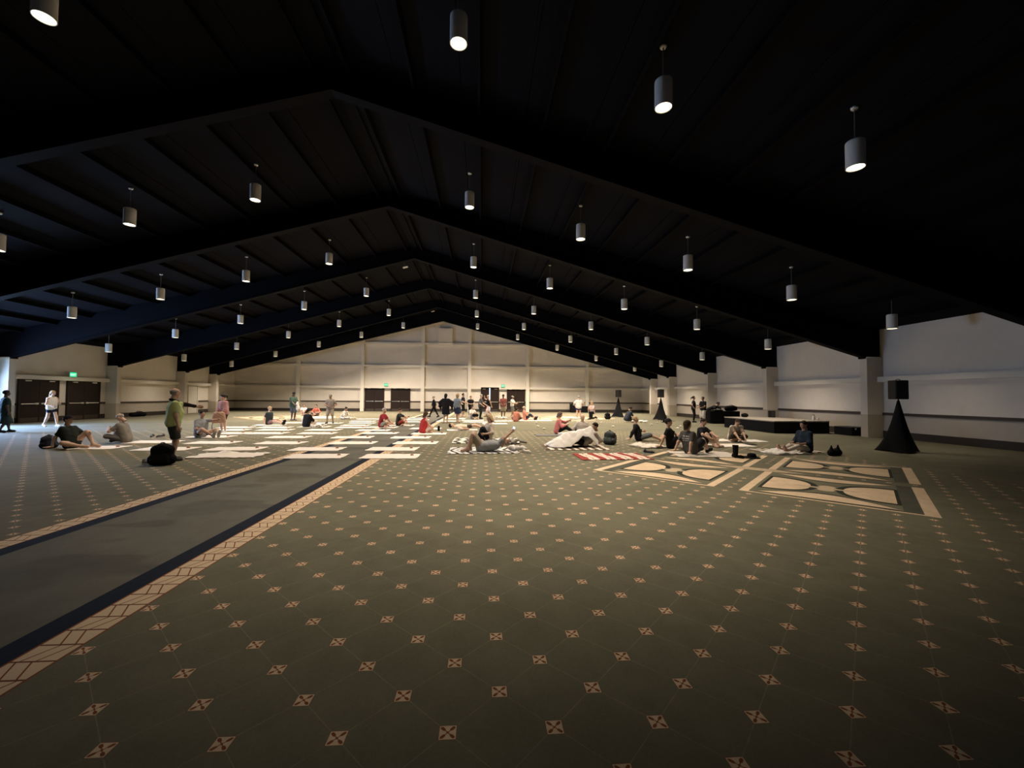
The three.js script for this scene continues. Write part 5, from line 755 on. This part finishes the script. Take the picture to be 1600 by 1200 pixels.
  const gt = thing('hand_towel', 'white towel hanging from the hand of the green shirt man', 'towel', [-11.35, 0, 26.3], 0.2); part(gt, 'cloth', meshField(field([bone([0, 1.12, 0], [0.02, 0.72, 0], 0.05, 0.09), bone([-0.04, 1.05, 0], [0.06, 0.76, 0.02], 0.05, 0.07)], 0.03, 0.006, 4), [[-0.16, 0.58, -0.14], [0.2, 1.22, 0.16]], 0.022), M_towel);
  // the cream blanket drawn over the person lying back on the striped rug
  { const R0 = [[0.62, 0.42], [0.45, 0.6], [0.22, 0.56], [-0.05, 0.5], [-0.3, 0.45], [-0.55, 0.36], [-0.8, 0.22], [-1.02, 0.05]].reverse(), FR = [[-1.0, 0.03, 0.1], [-0.85, 0.03, 0.34], [-0.6, 0.03, 0.46], [-0.35, 0.04, 0.44], [-0.15, 0.2, 0.34], [0.08, 0.36, 0.24], [0.3, 0.3, 0.3], [0.55, 0.05, 0.36]], n = 42, m = 16, pos = [], uv = [], idx = [], w2 = tileNoise(9, 4);
    const at1 = (arr, t) => { const x = t * (arr.length - 1), i = Math.min(arr.length - 2, Math.floor(x)), f = smooth(0, 1, x - i); return arr[i].map((q, k) => lerp(q, arr[i + 1][k], f)); };
    for (const th of [0.022, 0]) for (let j = 0; j <= m; j++) for (let i = 0; i <= n; i++) { const u = i / n, v = j / m * 2 - 1, [rx, ry] = at1(R0, u), e = at1(FR, u), q = Math.abs(v), back = v < 0; const x = lerp(rx, e[0], q) + 0.03 * (w2(u * 1.3, q) - 0.5), y = back ? lerp(ry, 0.03, q ** 1.4) : lerp(ry, e[1], q ** 1.3), z = back ? -0.36 * q : e[2] * q; pos.push(x, Math.max(0.012, y + th + 0.075 * (w2(u * 2.2, v * 0.5 + 0.5) - 0.3) * (1 - q * 0.5)), z); uv.push(u * 1.6, j / m); }
    const N1 = (n + 1) * (m + 1), q4 = (a, b, c, d) => idx.push(a, b, c, a, c, d);
    for (let j = 0; j < m; j++) for (let i = 0; i < n; i++) { const p = j * (n + 1) + i; q4(p, p + n + 1, p + n + 2, p + 1); q4(N1 + p, N1 + p + 1, N1 + p + n + 2, N1 + p + n + 1); }
    for (let i = 0; i < n; i++) { q4(i, i + 1, N1 + i + 1, N1 + i); const p = m * (n + 1) + i; q4(p + 1, p, N1 + p, N1 + p + 1); } for (let j = 0; j < m; j++) { const p = j * (n + 1); q4(p + n + 1, p, N1 + p, N1 + p + n + 1); const r = p + n; q4(r, r + n + 1, N1 + r + n + 1, N1 + r); }
    const g = new THREE.BufferGeometry(); g.setAttribute('position', new THREE.Float32BufferAttribute(pos, 3)); g.setAttribute('uv', new THREE.Float32BufferAttribute(uv, 2)); g.setIndex(idx); g.computeVertexNormals();
    solo('blanket', 'cream blanket drawn over the person in black lying back', 'blanket', g, M_towel2, [3.05, 0.01, 12.92], 0.08); }
  const tab = thing('tablet', 'dark tablet lying before the person in taupe tee', 'tablet', [9.2, 0.0, 13.55], 0.1); part(tab, 'tablet_body', rbox(0.34, 0.02, 0.25, 0.008, 0, 0.012, 0), M_blackSheen); part(tab, 'screen', rbox(0.3, 0.003, 0.21, 0.001, 0, 0.023, 0, 1), M_grille);
  const bt2 = thing('small_bag', 'small black and white bag near the middle speaker stand', 'bag', [11.6, 0, 25.4], 0.2); part(bt2, 'bag_body', meshField(field([bone([-0.12, 0.1, 0], [0.14, 0.1, 0], 0.1, 0.1), bone([0.12, 0.12, 0], [0.16, 0.28, 0], 0.06, 0.03)], 0.03), [[-0.3, -0.03, -0.14], [0.32, 0.36, 0.14]], 0.022), M_towel2); part(bt2, 'flap', rbox(0.14, 0.18, 0.22, 0.03, -0.14, 0.12, 0), M_black);
}
const dishGeo = lathe([[0.001, 0], [0.06, 0], [0.085, 0.035], [0.09, 0.04], [0.08, 0.042], [0.055, 0.012], [0.001, 0.01]], 18), candleGeo = lathe([[0.001, 0.012], [0.035, 0.012], [0.035, 0.075], [0.001, 0.078]], 12);
[[3.02, 19.94, 'small white dish on carpet nearest the pink jacket woman'], [2.94, 21.61, 'small white dish behind the pink jacket woman, middle one'], [3.28, 24.74, 'small white dish at back edge of cross aisle behind pink jacket'], [6.06, 21.71, 'small white dish in cross aisle left of the blond person'], [7.35, 24.92, 'small white dish left of the crouched man in navy'], [7.05, 21.74, 'small white dish in cross aisle above the black backpack'], [9.84, 23.32, 'small white dish right of the crouched man in navy'], [10.95, 25.08, 'small white dish near the middle speaker stand'], [10.03, 20.51, 'small white dish in cross aisle right of black cap man'], [10.84, 21.85, 'small white dish in cross aisle left of the stage']].forEach(([X, Z, l]) => { const d = thing('small_dish', l, 'dish', [X, 0, Z], 0, 'small white dishes on the carpet'); part(d, 'dish', dishGeo, M_towel2); part(d, 'candle', candleGeo, M_towel); });
renderer.render(scene, camera);
